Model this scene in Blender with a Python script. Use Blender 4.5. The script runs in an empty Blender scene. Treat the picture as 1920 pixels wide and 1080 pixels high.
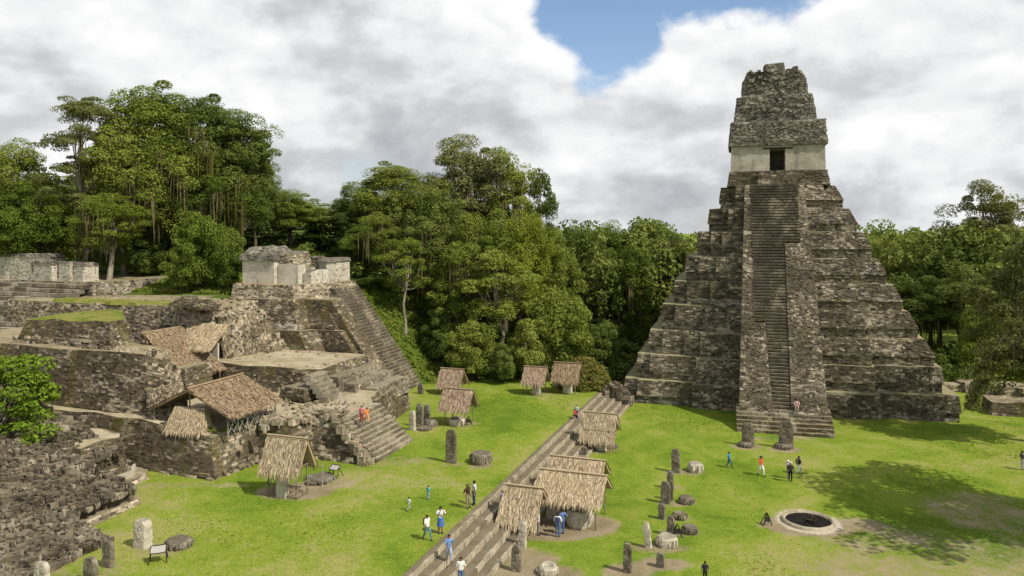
import bpy, math, random
import numpy as np
from mathutils import Vector, geometry

# ------------------------------------------------------------------ camera, sky, sun, exposure
SC = bpy.context.scene
CAMH, F, HOR = 21.0, 1400.0, 431.0          # eye height (m), focal length and horizon row in 1920-px units
cam_d = bpy.data.cameras.new('camera')
cam = bpy.data.objects.new('camera', cam_d)
SC.collection.objects.link(cam)
cam.location = (0, 0, CAMH)
cam.rotation_euler = (math.radians(90), 0, 0)
cam_d.sensor_width = 36.0
cam_d.lens = 36.0 * F / 1920.0
cam_d.shift_y = -(540.0 - HOR) / 1920.0
cam_d.clip_start = 0.5
cam_d.clip_end = 6000
SC.camera = cam

SUN_EL = math.radians(49)
SUN_H = np.array([0.83, -0.56]); SUN_H = SUN_H / np.linalg.norm(SUN_H)      # horizontal direction towards the sun
SUN_DIR = Vector((SUN_H[0] * math.cos(SUN_EL), SUN_H[1] * math.cos(SUN_EL), math.sin(SUN_EL)))

def build_world():
    w = bpy.data.worlds.new('World'); SC.world = w; w.use_nodes = True
    nt = w.node_tree; nt.nodes.clear()
    N = nt.nodes.new; L = nt.links.new
    def math_(op, a, b=None, c=None, clamp=False):
        n = N('ShaderNodeMath'); n.operation = op; n.use_clamp = clamp
        for i, v in enumerate((a, b, c)):
            if v is None: continue
            if isinstance(v, (int, float)): n.inputs[i].default_value = v
            else: L(v, n.inputs[i])
        return n.outputs[0]
    def ramp(v, a, b, lo=0.0, hi=1.0):
        n = N('ShaderNodeMapRange'); n.interpolation_type = 'SMOOTHSTEP'
        L(v, n.inputs[0]); n.inputs[1].default_value = a; n.inputs[2].default_value = b
        n.inputs[3].default_value = lo; n.inputs[4].default_value = hi
        return n.outputs[0]
    def mapping(src, loc, scale):
        n = N('ShaderNodeMapping'); L(src, n.inputs[0])
        n.inputs['Location'].default_value = loc; n.inputs['Scale'].default_value = scale
        return n.outputs[0]
    def noise(src, scale, detail=8, rough=.55, dist=0.0):
        n = N('ShaderNodeTexNoise'); L(src, n.inputs['Vector'])
        n.inputs['Scale'].default_value = scale; n.inputs['Detail'].default_value = detail
        n.inputs['Roughness'].default_value = rough; n.inputs['Distortion'].default_value = dist
        return n.outputs['Fac']
    def mix(f, a, b):
        n = N('ShaderNodeMix'); n.data_type = 'RGBA'
        if isinstance(f, (int, float)): n.inputs[0].default_value = f
        else: L(f, n.inputs[0])
        for i, v in ((6, a), (7, b)):
            if isinstance(v, tuple): n.inputs[i].default_value = v + (1,)
            else: L(v, n.inputs[i])
        return n.outputs[2]
    tc = N('ShaderNodeTexCoord'); d = tc.outputs['Generated']
    sep = N('ShaderNodeSeparateXYZ'); L(d, sep.inputs[0])
    x, y, z = sep.outputs
    sky = N('ShaderNodeTexSky'); sky.sky_type = 'NISHITA'; sky.sun_disc = False
    sky.sun_elevation = SUN_EL
    sky.sun_rotation = math.atan2(SUN_H[0], SUN_H[1])
    sky.altitude = 250; sky.air_density = 1.0; sky.dust_density = 0.6; sky.ozone_density = 1.6
    skys = N('ShaderNodeVectorMath'); skys.operation = 'SCALE'; L(sky.outputs[0], skys.inputs[0]); skys.inputs['Scale'].default_value = SKY_STRENGTH
    # clouds: a broken deck, flattened towards the horizon
    v1 = mapping(d, (3.1, 1.7, .4), (1.0, 1.0, 1.9))
    big = noise(v1, 1.55, 7, .50, .15)
    v2 = mapping(d, (.3, 5.2, 2.4), (1.0, 1.0, 1.7))
    puff = noise(v2, 6.0, 10, .54, .10)
    v3 = mapping(d, (.3 + .018, 5.2 - .01, 2.4 + .030), (1.0, 1.0, 1.7))
    puff_sun = noise(v3, 6.0, 7, .50, .10)
    band = noise(mapping(d, (8.3, 2.2, 1.4), (1.0, 1.0, 2.6)), 2.6, 8, .50, .15)
    # one blue opening high above the clearing, left of the pyramid's comb, with a thin arm to the right
    q = math_('ADD', y, .0001)
    ax = math_('DIVIDE', x, q); az = math_('DIVIDE', z, q)
    def lobe(cx, cz, rx, rz):
        ex = math_('DIVIDE', math_('SUBTRACT', ax, cx), rx); ez = math_('DIVIDE', math_('SUBTRACT', az, cz), rz)
        return math_('SQRT', math_('ADD', math_('MULTIPLY', ex, ex), math_('MULTIPLY', ez, ez)))
    rr = math_('MINIMUM', lobe(.115, .300, .085, .105), lobe(.27, .338, .19, .072))
    rr = math_('ADD', rr, math_('MULTIPLY', math_('SUBTRACT', puff, .5), 1.7))
    rr = math_('ADD', rr, math_('MULTIPLY', math_('SUBTRACT', big, .5), .8))
    front = ramp(y, .0, .2)
    hole = math_('MULTIPLY', ramp(rr, .88, 1.14, 1.0, 0.0), front)
    gaps = math_('ADD', math_('MULTIPLY', big, .75), math_('MULTIPLY', puff, .25))
    gap2 = ramp(gaps, .33, .40, 1.0, 0.0)
    # brightness: soft modelling of the cloud bodies plus sunward relief
    rel = math_('MULTIPLY', math_('SUBTRACT', puff, puff_sun), 1.5)
    rim = math_('MULTIPLY', ramp(rr, 1.0, 2.6, 1.0, 0.0), front)
    br = math_('ADD', math_('MULTIPLY', ramp(big, .36, .64), .45), math_('MULTIPLY', ramp(band, .38, .66), .45))
    br = math_('ADD', br, rel)
    br = math_('ADD', br, math_('MULTIPLY', rim, .30))
    br = math_('ADD', br, math_('MULTIPLY', ramp(puff, .38, .68), .24))
    bil = math_('ABSOLUTE', math_('SUBTRACT', noise(mapping(d, (4.4, 7.1, 3.3), (1.0, 1.0, 1.5)), 7.0, 7, .5, .2), .5))
    br = math_('ADD', br, math_('MULTIPLY', math_('SUBTRACT', ramp(bil, .0, .13), .5), .17))
    br = math_('ADD', br, .09, clamp=True)
    cr = N('ShaderNodeValToRGB'); L(br, cr.inputs[0])
    e = cr.color_ramp.elements
    e[0].position = 0.0; e[0].color = (.46, .475, .505, 1)
    e[1].position = 1.0; e[1].color = (1.0, 1.0, 1.0, 1)
    m1 = cr.color_ramp.elements.new(.35); m1.color = (.62, .635, .66, 1)
    m2 = cr.color_ramp.elements.new(.68); m2.color = (.86, .865, .875, 1)
    cl = cr.outputs[0]
    # the deck seen from below, overhead, is greyer than its sunlit flanks near the horizon
    cl = mix(ramp(z, .30, .85), cl, mix(.55, cl, (.40, .42, .45)))
    col = mix(math_('MAXIMUM', hole, math_('MULTIPLY', gap2, .8)), cl, skys.outputs[0])
    below = ramp(z, -.03, .0, 1.0, 0.0)
    col = mix(below, col, (.10, .11, .08))
    bg = N('ShaderNodeBackground'); L(col, bg.inputs[0]); bg.inputs[1].default_value = 1.0
    out = N('ShaderNodeOutputWorld'); L(bg.outputs[0], out.inputs[0])
SKY_STRENGTH = 0.15
build_world()

sun_d = bpy.data.lights.new('sun', 'SUN'); sun_d.energy = 5.0; sun_d.angle = math.radians(.6); sun_d.color = (1.0, .93, .80)
sun = bpy.data.objects.new('sun', sun_d); SC.collection.objects.link(sun)
sun.rotation_euler = SUN_DIR.to_track_quat('Z', 'Y').to_euler(); sun.location = (60, -40, 90)

SC.view_settings.view_transform = 'Standard'
SC.view_settings.look = 'None'
SC.view_settings.exposure = 0.0
SC.view_settings.gamma = 1.0
SC.render.engine = 'CYCLES'
SC.cycles.max_bounces = 5
SC.cycles.diffuse_bounces = 3
SC.cycles.transmission_bounces = 3
SC.cycles.use_denoising = True

# ------------------------------------------------------------------ helpers
rng = np.random.default_rng(7)
COL = SC.collection
UX, UY = 0.3272, 0.9449          # plaza grid: a runs along the terrace stairs (eastwards), b to the left (northwards)
TZ = 1.4                         # level of the terrace lawn

def AB(a, b):
    return np.array([UX * a - UY * b, UY * a + UX * b])
def toAB(X, Y):
    return (UX * X + UY * Y, -UY * X + UX * Y)
def G(px, py, z=0.0):            # where the sight line through a picture point meets level z
    Y = F * (CAMH - z) / (py - HOR)
    return np.array([(px - 960) * Y / F, Y, z])
def W3(a, b, z):
    p = AB(a, b); return np.array([p[0], p[1], z])

def link(o):
    COL.objects.link(o); return o
def thing(name, label, cat, loc=(0, 0, 0), rz=0.0, group=None, kind=None):
    o = link(bpy.data.objects.new(name, None)); o.empty_display_size = .3
    o.location = [float(v) for v in loc]; o.rotation_euler = (0, 0, rz)
    tag(o, label, cat, group, kind)
    return o
def tag(o, label=None, cat=None, group=None, kind=None):
    if label: o['label'] = label
    if cat: o['category'] = cat
    if group: o['group'] = group
    if kind: o['kind'] = kind
    return o
def mesh_np(name, verts, faces, smooth=False):
    verts = np.asarray(verts, dtype=np.float32).reshape(-1, 3)
    me = bpy.data.meshes.new(name)
    if isinstance(faces, np.ndarray):
        n, k = faces.shape
        me.vertices.add(len(verts)); me.vertices.foreach_set('co', verts.ravel())
        me.loops.add(n * k); me.loops.foreach_set('vertex_index', faces.astype(np.int32).ravel())
        me.polygons.add(n)
        me.polygons.foreach_set('loop_start', np.arange(0, n * k, k, dtype=np.int32))
        me.polygons.foreach_set('loop_total', np.full(n, k, dtype=np.int32))
        me.update(calc_edges=True)
    else:
        me.from_pydata([tuple(map(float, v)) for v in verts], [], [tuple(map(int, f)) for f in faces]); me.update()
    me.polygons.foreach_set('use_smooth', np.full(len(me.polygons), bool(smooth)))
    return me
def part(name, me, mat, parent=None, world=False, kind=None, loc=None, rot=None):
    o = link(bpy.data.objects.new(name, me))
    if mat is not None and not me.materials: me.materials.append(mat)
    if parent is not None:
        o.parent = parent
        if world:
            q = parent; off = Vector((0, 0, 0))
            while q is not None: off -= Vector(q.location); q = q.parent
            o.location = off
    if loc is not None: o.location = [float(v) for v in loc]
    if rot is not None: o.rotation_euler = rot
    if kind: o['kind'] = kind
    return o
HEXF = np.array([[0, 1, 2, 3], [4, 7, 6, 5], [0, 4, 5, 1], [1, 5, 6, 2], [2, 6, 7, 3], [3, 7, 4, 0]])
HEXO = HEXF[[1, 2, 3, 4, 5]]     # without the buried back face
def hexmesh(name, arr, full=True):
    arr = np.asarray(arr).reshape(-1, 8, 3)
    fs = HEXF if full else HEXO
    f = (np.arange(len(arr))[:, None, None] * 8 + fs[None]).reshape(-1, 4)
    return mesh_np(name, arr.reshape(-1, 3), f)
def box8(x0, x1, y0, y1, z0, z1):
    return np.array([[x0, y0, z0], [x0, y1, z0], [x1, y1, z0], [x1, y0, z0], [x0, y0, z1], [x0, y1, z1], [x1, y1, z1], [x1, y0, z1]], float)
def rough8(x0, x1, y0, y1, z0, z1, j=.05):
    b = box8(x0, x1, y0, y1, z0, z1); b += rng.uniform(-j, j, b.shape); return b
def ab8(a0, a1, b0, b1, z0, z1, j=0.0):
    h = rough8(a0, a1, b0, b1, z0, z1, j)
    x = UX * h[:, 0] - UY * h[:, 1]; y = UY * h[:, 0] + UX * h[:, 1]
    h[:, 0] = x; h[:, 1] = y
    return h

def patch_blocks(out, p00, p10, p11, p01, ch=.30, ll=(.35, .85), d=(.0, .09), miss=.03, gap=.008, jz=.012):
    d = (d[0] * .6, d[1] * .6); miss = miss * .9; ch = ch * .62; ll = (ll[0] * .62, ll[1] * .68)
    p00, p10, p11, p01 = [np.asarray(p, float) for p in (p00, p10, p11, p01)]
    n = np.cross(p10 - p00, p01 - p00); ln = np.linalg.norm(n)
    if ln < 1e-6: return
    n /= ln
    hgt = (np.linalg.norm(p01 - p00) + np.linalg.norm(p11 - p10)) / 2
    wid = max((np.linalg.norm(p10 - p00) + np.linalg.norm(p11 - p01)) / 2, .05)
    nc = max(1, int(round(hgt / ch)))
    vs = np.linspace(0, 1, nc + 1)
    if nc > 1: vs[1:-1] += rng.uniform(-.18, .18, nc - 1) / nc
    for k in range(nc):
        v0, v1 = vs[k], vs[k + 1]
        us = [0.0]; u = 0.0
        while u < 1.0:
            u += rng.uniform(*ll) / wid
            if u > 1 - ll[0] * .6 / wid: u = 1.0
            us.append(u)
        us = np.array(us); m = len(us) - 1
        keep = rng.random(m) > miss
        u0 = us[:-1][keep] + gap / wid * .5; u1 = us[1:][keep] - gap / wid * .5
        m = len(u0)
        if m == 0: continue
        g = gap / max(hgt, .1) * .5
        va = np.full(m, v0 + g) + rng.uniform(-jz, jz, m) / hgt
        vb = np.full(m, v1 - g) + rng.uniform(-jz, jz, m) / hgt
        def P(uu, vv):
            uu = uu[:, None]; vv = vv[:, None]
            return p00 * (1 - uu) * (1 - vv) + p10 * uu * (1 - vv) + p11 * uu * vv + p01 * (1 - uu) * vv
        dep = rng.uniform(d[0], d[1], m)[:, None]
        def J(): return n * (dep + rng.uniform(-.012, .012, (m, 1)))
        c = np.stack([P(u0, va) - n * .14, P(u1, va) - n * .14, P(u1, vb) - n * .14, P(u0, vb) - n * .14,
                      P(u0, va) + J(), P(u1, va) + J(), P(u1, vb) + J(), P(u0, vb) + J()], axis=1)
        # order so that HEXF faces outward: swap to (0,3,2,1)
        c = c[:, [0, 3, 2, 1, 4, 7, 6, 5], :]
        out.append(c)

def tess(poly):
    tris = geometry.tessellate_polygon([[Vector((float(p[0]), float(p[1]), 0)) for p in poly]])
    return [tuple(t) for t in tris]
def ccw(poly):
    s = 0
    for i in range(len(poly)):
        x0, y0 = poly[i][:2]; x1, y1 = poly[(i + 1) % len(poly)][:2]; s += x0 * y1 - x1 * y0
    return s > 0

def mass(parent, name, base, top, z0, z1, side_mat, top_mat=None, grid=True, ch=.30, ll=(.35, .85), d=(0, .09), miss=.03,
         hj=.05, tj=.05, seg=1.6, skip=(), top_name='top_surface', masonry=True, tilt=None, world=True):
    """A battered stone body: core, laid stones on its sides, and its top surface as parts of parent."""
    base = [np.asarray(p, float)[:2] for p in base]; top = [np.asarray(p, float)[:2] for p in top]
    if grid and world: base = [AB(*p) for p in base]; top = [AB(*p) for p in top]
    if not ccw(base): base = base[::-1]; top = top[::-1]; rev = True
    else: rev = False
    n = len(base); B = []; T = []; eid = []
    for i in range(n):
        j = (i + 1) % n
        L_ = np.linalg.norm(base[j] - base[i]); k = max(1, int(round(L_ / (seg * 1.9))))
        for s in range(k):
            t = s / k
            bp = base[i] * (1 - t) + base[j] * t; tp = top[i] * (1 - t) + top[j] * t
            if s: 
                w = rng.uniform(-hj, hj, 2); bp = bp + w; tp = tp + w + rng.uniform(-hj, hj, 2) * .6
            zt = z1 + rng.uniform(-tj, tj)
            if tilt is not None: zt += tilt(tp[0], tp[1])
            B.append(np.array([bp[0], bp[1], z0])); T.append(np.array([tp[0], tp[1], zt])); eid.append((n - 2 - i) % n if rev else i)
    m = len(B)
    verts = B + T; faces = [(i, (i + 1) % m, m + (i + 1) % m, m + i) for i in range(m)]
    core = part(name, mesh_np(name, verts, faces), side_mat, parent, world=world)
    if top_mat is not None:
        tv = [t + np.array([0, 0, .0]) for t in T]
        part(top_name, mesh_np(top_name, tv, tess(tv)), top_mat, parent, world=world)
    else:
        me = core.data
        part(top_name, mesh_np(top_name, T, tess(T)), side_mat, parent, world=world)
    if masonry:
        out = []
        for i in range(m):
            if eid[i] in skip: continue
            j = (i + 1) % m
            patch_blocks(out, B[i], B[j], T[j], T[i], ch=ch, ll=ll, d=d, miss=miss)
        if out:
            o = part('masonry', hexmesh('masonry', np.concatenate(out), False), side_mat, parent, world=world, kind='stuff')
    return core

# ------------------------------------------------------------------ materials
MATS = {}
class NT:
    def __init__(s, name):
        s.m = bpy.data.materials.new(name); s.m.use_nodes = True
        s.nt = s.m.node_tree; s.nt.nodes.clear()
        s.out = s.N('ShaderNodeOutputMaterial')
    def N(s, t): return s.nt.nodes.new(t)
    def L(s, a, b): s.nt.links.new(a, b)
    def pos(s): return s.N('ShaderNodeNewGeometry').outputs['Position']
    def geo(s): return s.N('ShaderNodeNewGeometry').outputs
    def mapping(s, v, scale=(1, 1, 1), loc=(0, 0, 0)):
        n = s.N('ShaderNodeMapping'); s.L(v, n.inputs[0]); n.inputs['Scale'].default_value = scale; n.inputs['Location'].default_value = loc
        return n.outputs[0]
    def noise(s, v, scale, detail=4, rough=.6, dist=0):
        n = s.N('ShaderNodeTexNoise'); s.L(v, n.inputs['Vector']); n.inputs['Scale'].default_value = scale
        n.inputs['Detail'].default_value = detail; n.inputs['Roughness'].default_value = rough; n.inputs['Distortion'].default_value = dist
        return n.outputs['Fac']
    def math(s, op, a, b=None, clamp=False):
        n = s.N('ShaderNodeMath'); n.operation = op; n.use_clamp = clamp
        for i, v in enumerate((a, b)):
            if v is None: continue
            if isinstance(v, (int, float)): n.inputs[i].default_value = v
            else: s.L(v, n.inputs[i])
        return n.outputs[0]
    def ramp(s, v, a, b, lo=0., hi=1.):
        n = s.N('ShaderNodeMapRange'); n.interpolation_type = 'SMOOTHSTEP'; s.L(v, n.inputs[0])
        for i, q in enumerate((a, b, lo, hi)): n.inputs[i + 1].default_value = q
        return n.outputs[0]
    def mix(s, f, a, b):
        n = s.N('ShaderNodeMix'); n.data_type = 'RGBA'
        if isinstance(f, (int, float)): n.inputs[0].default_value = f
        else: s.L(f, n.inputs[0])
        for i, v in ((6, a), (7, b)):
            if isinstance(v, tuple): n.inputs[i].default_value = v + (1,)
            else: s.L(v, n.inputs[i])
        return n.outputs[2]
    def cramp(s, v, stops):
        n = s.N('ShaderNodeValToRGB'); s.L(v, n.inputs[0]); e = n.color_ramp.elements
        e[0].position, e[0].color = stops[0][0], stops[0][1] + (1,)
        e[1].position, e[1].color = stops[-1][0], stops[-1][1] + (1,)
        for p, c in stops[1:-1]: q = e.new(p); q.color = c + (1,)
        return n.outputs[0]
    def bump(s, h, strength=.5, dist=.1):
        n = s.N('ShaderNodeBump'); s.L(h, n.inputs['Height']); n.inputs['Strength'].default_value = strength; n.inputs['Distance'].default_value = dist
        return n.outputs[0]
    def bsdf(s, col, rough=.9, normal=None, spec=.2, trans=0.0):
        n = s.N('ShaderNodeBsdfPrincipled')
        if isinstance(col, tuple): n.inputs['Base Color'].default_value = col + (1,)
        else: s.L(col, n.inputs['Base Color'])
        n.inputs['Roughness'].default_value = rough; n.inputs['Specular IOR Level'].default_value = spec
        if normal is not None: s.L(normal, n.inputs['Normal'])
        s.L(n.outputs[0], s.out.inputs[0]); return n

def stone(name, dark, mid, light, lo=.40, mi=.52, hi=.66, rand=.30, moss=.35, mosscol=(.085, .085, .022), topcol=(.20, .175, .10), topamt=.65, scale=.3, streak=.0, streakcol=(.11, .10, .015), pale=.0):
    m = NT(name); g = m.geo(); p = g['Position']
    n1 = m.noise(p, scale, 7, .68, .4); n2 = m.noise(p, 2.6, 5, .65); n3 = m.noise(p, 9.0, 3, .6)
    v = m.math('ADD', m.math('MULTIPLY', n1, .56), m.math('MULTIPLY', n2, .32))
    v = m.math('ADD', v, m.math('MULTIPLY', n3, .12))
    v = m.math('ADD', v, m.math('MULTIPLY', m.math('SUBTRACT', g['Random Per Island'], .5), rand * .55))
    c = m.cramp(v, [(lo, dark), (mi, mid), (hi, light), (min(.99, hi + .10), tuple(min(.72, q * 1.25) for q in light))])
    if pale > 0:
        pz = m.noise(m.mapping(p, (.42, .42, 1.5), (21, 3, 8)), 1.0, 8, .74, .6)
        c = m.mix(m.math('MULTIPLY', m.ramp(pz, .545, .64), pale), c, m.mix(n2, tuple(q * .75 for q in light), tuple(min(.7, q * 1.2) for q in light)))
    if rand > .1:
        c = m.mix(m.math('MULTIPLY', m.ramp(m.math('ADD', g['Random Per Island'], m.math('MULTIPLY', m.math('SUBTRACT', n1, .5), .5)), .93, .97), .7), c, light)
        c = m.mix(m.math('MULTIPLY', m.ramp(g['Random Per Island'], .16, .08), .55), c, tuple(q * .55 for q in dark))
    if moss > 0:
        s1 = m.noise(m.mapping(p, (.9, .9, .16), (3, 7, 1)), 1.0, 5, .65)
        c = m.mix(m.math('MULTIPLY', m.ramp(s1, .54, .68), moss), c, mosscol)
    if streak > 0:
        s2 = m.noise(m.mapping(p, (.55, .55, .05), (13, 2, 5)), 1.0, 3, .6)
        c = m.mix(m.math('MULTIPLY', m.ramp(s2, .56, .63), streak), c, streakcol)
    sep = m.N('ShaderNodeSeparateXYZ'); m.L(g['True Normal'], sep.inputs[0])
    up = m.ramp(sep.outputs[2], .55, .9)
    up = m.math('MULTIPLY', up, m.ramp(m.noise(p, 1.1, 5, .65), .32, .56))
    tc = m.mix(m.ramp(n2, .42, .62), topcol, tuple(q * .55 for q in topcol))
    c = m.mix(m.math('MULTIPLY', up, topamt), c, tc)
    hgt = m.math('ADD', m.math('MULTIPLY', n3, .6), m.math('MULTIPLY', m.noise(p, 24.0, 2, .6), .4))
    m.bsdf(c, .93, m.bump(hgt, .5, .07), .15)
    MATS[name] = m.m; return m.m

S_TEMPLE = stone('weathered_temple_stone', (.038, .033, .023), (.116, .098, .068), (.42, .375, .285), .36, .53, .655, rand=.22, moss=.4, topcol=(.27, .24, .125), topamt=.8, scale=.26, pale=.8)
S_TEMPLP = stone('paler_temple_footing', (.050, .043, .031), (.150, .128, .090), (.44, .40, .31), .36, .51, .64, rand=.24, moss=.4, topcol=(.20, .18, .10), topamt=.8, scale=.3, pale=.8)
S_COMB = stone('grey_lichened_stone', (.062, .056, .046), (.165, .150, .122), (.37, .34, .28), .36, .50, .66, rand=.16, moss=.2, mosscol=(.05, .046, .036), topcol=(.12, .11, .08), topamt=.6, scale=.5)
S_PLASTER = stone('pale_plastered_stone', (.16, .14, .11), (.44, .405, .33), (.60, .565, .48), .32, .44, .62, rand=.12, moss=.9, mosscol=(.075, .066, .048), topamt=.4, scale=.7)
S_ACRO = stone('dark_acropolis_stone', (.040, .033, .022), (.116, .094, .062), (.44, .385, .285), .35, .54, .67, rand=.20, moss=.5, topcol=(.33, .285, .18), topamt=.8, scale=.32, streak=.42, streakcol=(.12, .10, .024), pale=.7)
S_RUBBLE = stone('pale_rubble_stone', (.060, .050, .034), (.22, .182, .126), (.52, .455, .345), .34, .49, .63, rand=.30, moss=.3, topcol=(.31, .265, .17), topamt=.7, scale=.45)
S_FORE = stone('grey_brown_rubble', (.034, .028, .020), (.108, .091, .065), (.36, .315, .24), .34, .51, .69, rand=.36, moss=.4, topcol=(.19, .16, .10), topamt=.45, scale=.5)
S_STEP = stone('worn_step_stone', (.06, .052, .037), (.165, .142, .103), (.45, .405, .32), .33, .48, .68, rand=.28, moss=.3, topcol=(.26, .225, .15), topamt=.7, scale=.5)
S_TREAD = stone('brown_tread_stone', (.075, .062, .040), (.15, .125, .083), (.28, .245, .175), .34, .5, .68, rand=.1, moss=.4, mosscol=(.10, .10, .03), topcol=(.185, .155, .10), topamt=.5, scale=.9)
S_STAIRP = stone('tan_stair_stone', (.07, .058, .040), (.15, .128, .090), (.34, .30, .225), .32, .5, .68, rand=.14, moss=.3, topcol=(.38, .335, .235), topamt=.9, scale=.5)
S_NOSE = stone('pale_step_edge_stone', (.08, .066, .044), (.30, .258, .185), (.50, .445, .345), .34, .48, .64, rand=.42, moss=.35, mosscol=(.075, .066, .03), topcol=(.31, .265, .18), topamt=.7, scale=.6)
S_LEDGE = stone('mossy_ledge_stone', (.10, .09, .05), (.22, .20, .11), (.36, .33, .22), .34, .5, .66, rand=.1, moss=.3, mosscol=(.13, .13, .03), topcol=(.33, .305, .17), topamt=.8, scale=.4)
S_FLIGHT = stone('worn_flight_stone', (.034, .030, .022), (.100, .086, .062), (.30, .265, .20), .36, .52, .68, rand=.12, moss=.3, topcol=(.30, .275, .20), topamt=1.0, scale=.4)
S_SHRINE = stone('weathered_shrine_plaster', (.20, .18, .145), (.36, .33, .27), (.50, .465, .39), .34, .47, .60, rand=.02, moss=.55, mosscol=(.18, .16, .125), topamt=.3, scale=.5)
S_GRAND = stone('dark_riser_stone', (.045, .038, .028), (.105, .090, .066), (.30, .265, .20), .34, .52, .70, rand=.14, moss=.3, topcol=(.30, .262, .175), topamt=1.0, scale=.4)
S_STELA = stone('dark_stela_stone', (.055, .047, .035), (.155, .133, .100), (.40, .36, .285), .34, .50, .68, rand=.03, moss=.25, topcol=(.10, .09, .065), topamt=.4, scale=.9)
S_STELAP = stone('pale_stela_stone', (.13, .11, .08), (.42, .375, .295), (.58, .545, .455), .28, .44, .64, rand=.06, moss=.2, mosscol=(.14, .12, .07), topcol=(.12, .11, .08), topamt=.6, scale=1.1)

def earth(name, c1, c2, c3, green=(.12, .14, .02), gamt=.4):
    m = NT(name); p = m.pos()
    n1 = m.noise(p, .35, 6, .65, .5); n2 = m.noise(p, 2.2, 6, .7); n3 = m.noise(p, 14, 3, .6)
    v = m.math('ADD', m.math('MULTIPLY', n1, .5), m.math('ADD', m.math('MULTIPLY', n2, .35), m.math('MULTIPLY', n3, .15)))
    c = m.cramp(v, [(.36, c1), (.5, c2), (.64, c3)])
    c = m.mix(m.math('MULTIPLY', m.ramp(m.noise(m.mapping(p, loc=(9, 4, 2)), .5, 6, .65), .48, .60), gamt), c, green)
    m.bsdf(c, .95, m.bump(n3, .5, .06), .1); return m.m
E_COURT = earth('pale_court_earth', (.22, .178, .118), (.35, .295, .205), (.46, .40, .29), gamt=.25)
E_PATH = earth('trodden_earth', (.17, .135, .085), (.26, .215, .14), (.35, .295, .205), gamt=.35)
E_TURFTOP = earth('mossy_turf', (.10, .12, .02), (.17, .18, .035), (.24, .205, .10), green=(.085, .135, .012), gamt=.8)
E_SLOPE = earth('grassy_bank', (.040, .060, .010), (.070, .105, .013), (.12, .135, .03), green=(.055, .10, .009), gamt=.8)
E_CHAR = earth('charred_ash', (.006, .005, .004), (.012, .011, .010), (.035, .032, .03), gamt=0)

def grass_mat(name):
    m = NT(name); p = m.pos()
    at = m.N('ShaderNodeAttribute'); at.attribute_name = 'worn'; worn = at.outputs['Fac']
    n1 = m.noise(p, .07, 6, .62, .8); n2 = m.noise(p, .38, 7, .72, .4); n3 = m.noise(p, 3.0, 6, .7); n4 = m.noise(p, 11, 4, .7)
    v = m.math('ADD', m.math('MULTIPLY', n1, .50), m.math('ADD', m.math('MULTIPLY', n2, .32), m.math('MULTIPLY', n3, .18)))
    c = m.cramp(v, [(.40, (.082, .156, .011)), (.465, (.145, .225, .018)), (.52, (.218, .275, .034)), (.58, (.305, .298, .095))])
    # blades: fine light and dark flecks
    c = m.mix(m.math('MULTIPLY', m.ramp(n4, .47, .62), .70), c, (.070, .112, .009))
    c = m.mix(m.math('MULTIPLY', m.ramp(m.noise(m.mapping(p, loc=(5, 1, 0)), 7.0, 5, .75), .52, .66), .60), c, (.34, .35, .085))
    dry = m.cramp(m.math('ADD', m.math('MULTIPLY', n2, .5), m.math('MULTIPLY', n4, .5)), [(.36, (.15, .118, .070)), (.5, (.25, .20, .125)), (.64, (.37, .315, .22))])
    wv = m.math('ADD', worn, m.math('MULTIPLY', m.math('SUBTRACT', m.math('ADD', m.math('MULTIPLY', n2, .4), m.math('ADD', m.math('MULTIPLY', n3, .35), m.math('MULTIPLY', n4, .25))), .5), 2.4))
    c = m.mix(m.ramp(wv, .32, .72), c, dry)
    aa = m.N('ShaderNodeAttribute'); aa.attribute_name = 'ash'
    av = m.math('ADD', aa.outputs['Fac'], m.math('MULTIPLY', m.math('SUBTRACT', m.math('ADD', m.math('MULTIPLY', n2, .4), m.math('MULTIPLY', n3, .6)), .5), 1.4))
    c = m.mix(m.ramp(av, .30, .75), c, m.mix(n3, (.40, .345, .275), (.56, .50, .42)))
    h = m.math('ADD', m.math('MULTIPLY', n4, .5), m.math('MULTIPLY', m.noise(p, 30, 2, .6), .5))
    m.bsdf(c, .95, m.bump(h, .8, .10), .08); return m.m
M_GRASS = grass_mat('plaza_grass')

def leaf_mat(name, c1, c2, c3, var=.42, tr=.35):
    m = NT(name); g = m.geo()
    oi = m.N('ShaderNodeObjectInfo').outputs['Random']
    n1 = m.noise(g['Position'], .22, 4, .6)
    v = m.math('ADD', m.math('MULTIPLY', g['Random Per Island'], .45), m.math('MULTIPLY', n1, .75))
    v = m.math('ADD', v, m.math('MULTIPLY', m.math('SUBTRACT', oi, .5), var))
    c = m.cramp(v, [(.28, c1), (.58, c2), (.92, c3)])
    d = m.N('ShaderNodeBsdfPrincipled'); m.L(c, d.inputs['Base Color']); d.inputs['Roughness'].default_value = .7; d.inputs['Specular IOR Level'].default_value = .12
    t = m.N('ShaderNodeBsdfTranslucent'); m.L(m.mix(.35, c, (.16, .22, .01)), t.inputs[0])
    mx = m.N('ShaderNodeMixShader'); mx.inputs[0].default_value = tr
    m.L(d.outputs[0], mx.inputs[1]); m.L(t.outputs[0], mx.inputs[2]); m.L(mx.outputs[0], m.out.inputs[0])
    return m.m
LF_DARK = leaf_mat('dark_jungle_leaves', (.050, .077, .015), (.120, .165, .032), (.225, .262, .064))
LF_MID = leaf_mat('green_jungle_leaves', (.082, .120, .019), (.192, .246, .038), (.310, .345, .075))
LF_LIGHT = leaf_mat('light_green_leaves', (.105, .155, .020), (.230, .285, .044), (.340, .370, .085))
LF_YEL = leaf_mat('yellowish_leaves', (.11, .16, .016), (.225, .27, .028), (.38, .385, .055))
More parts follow.
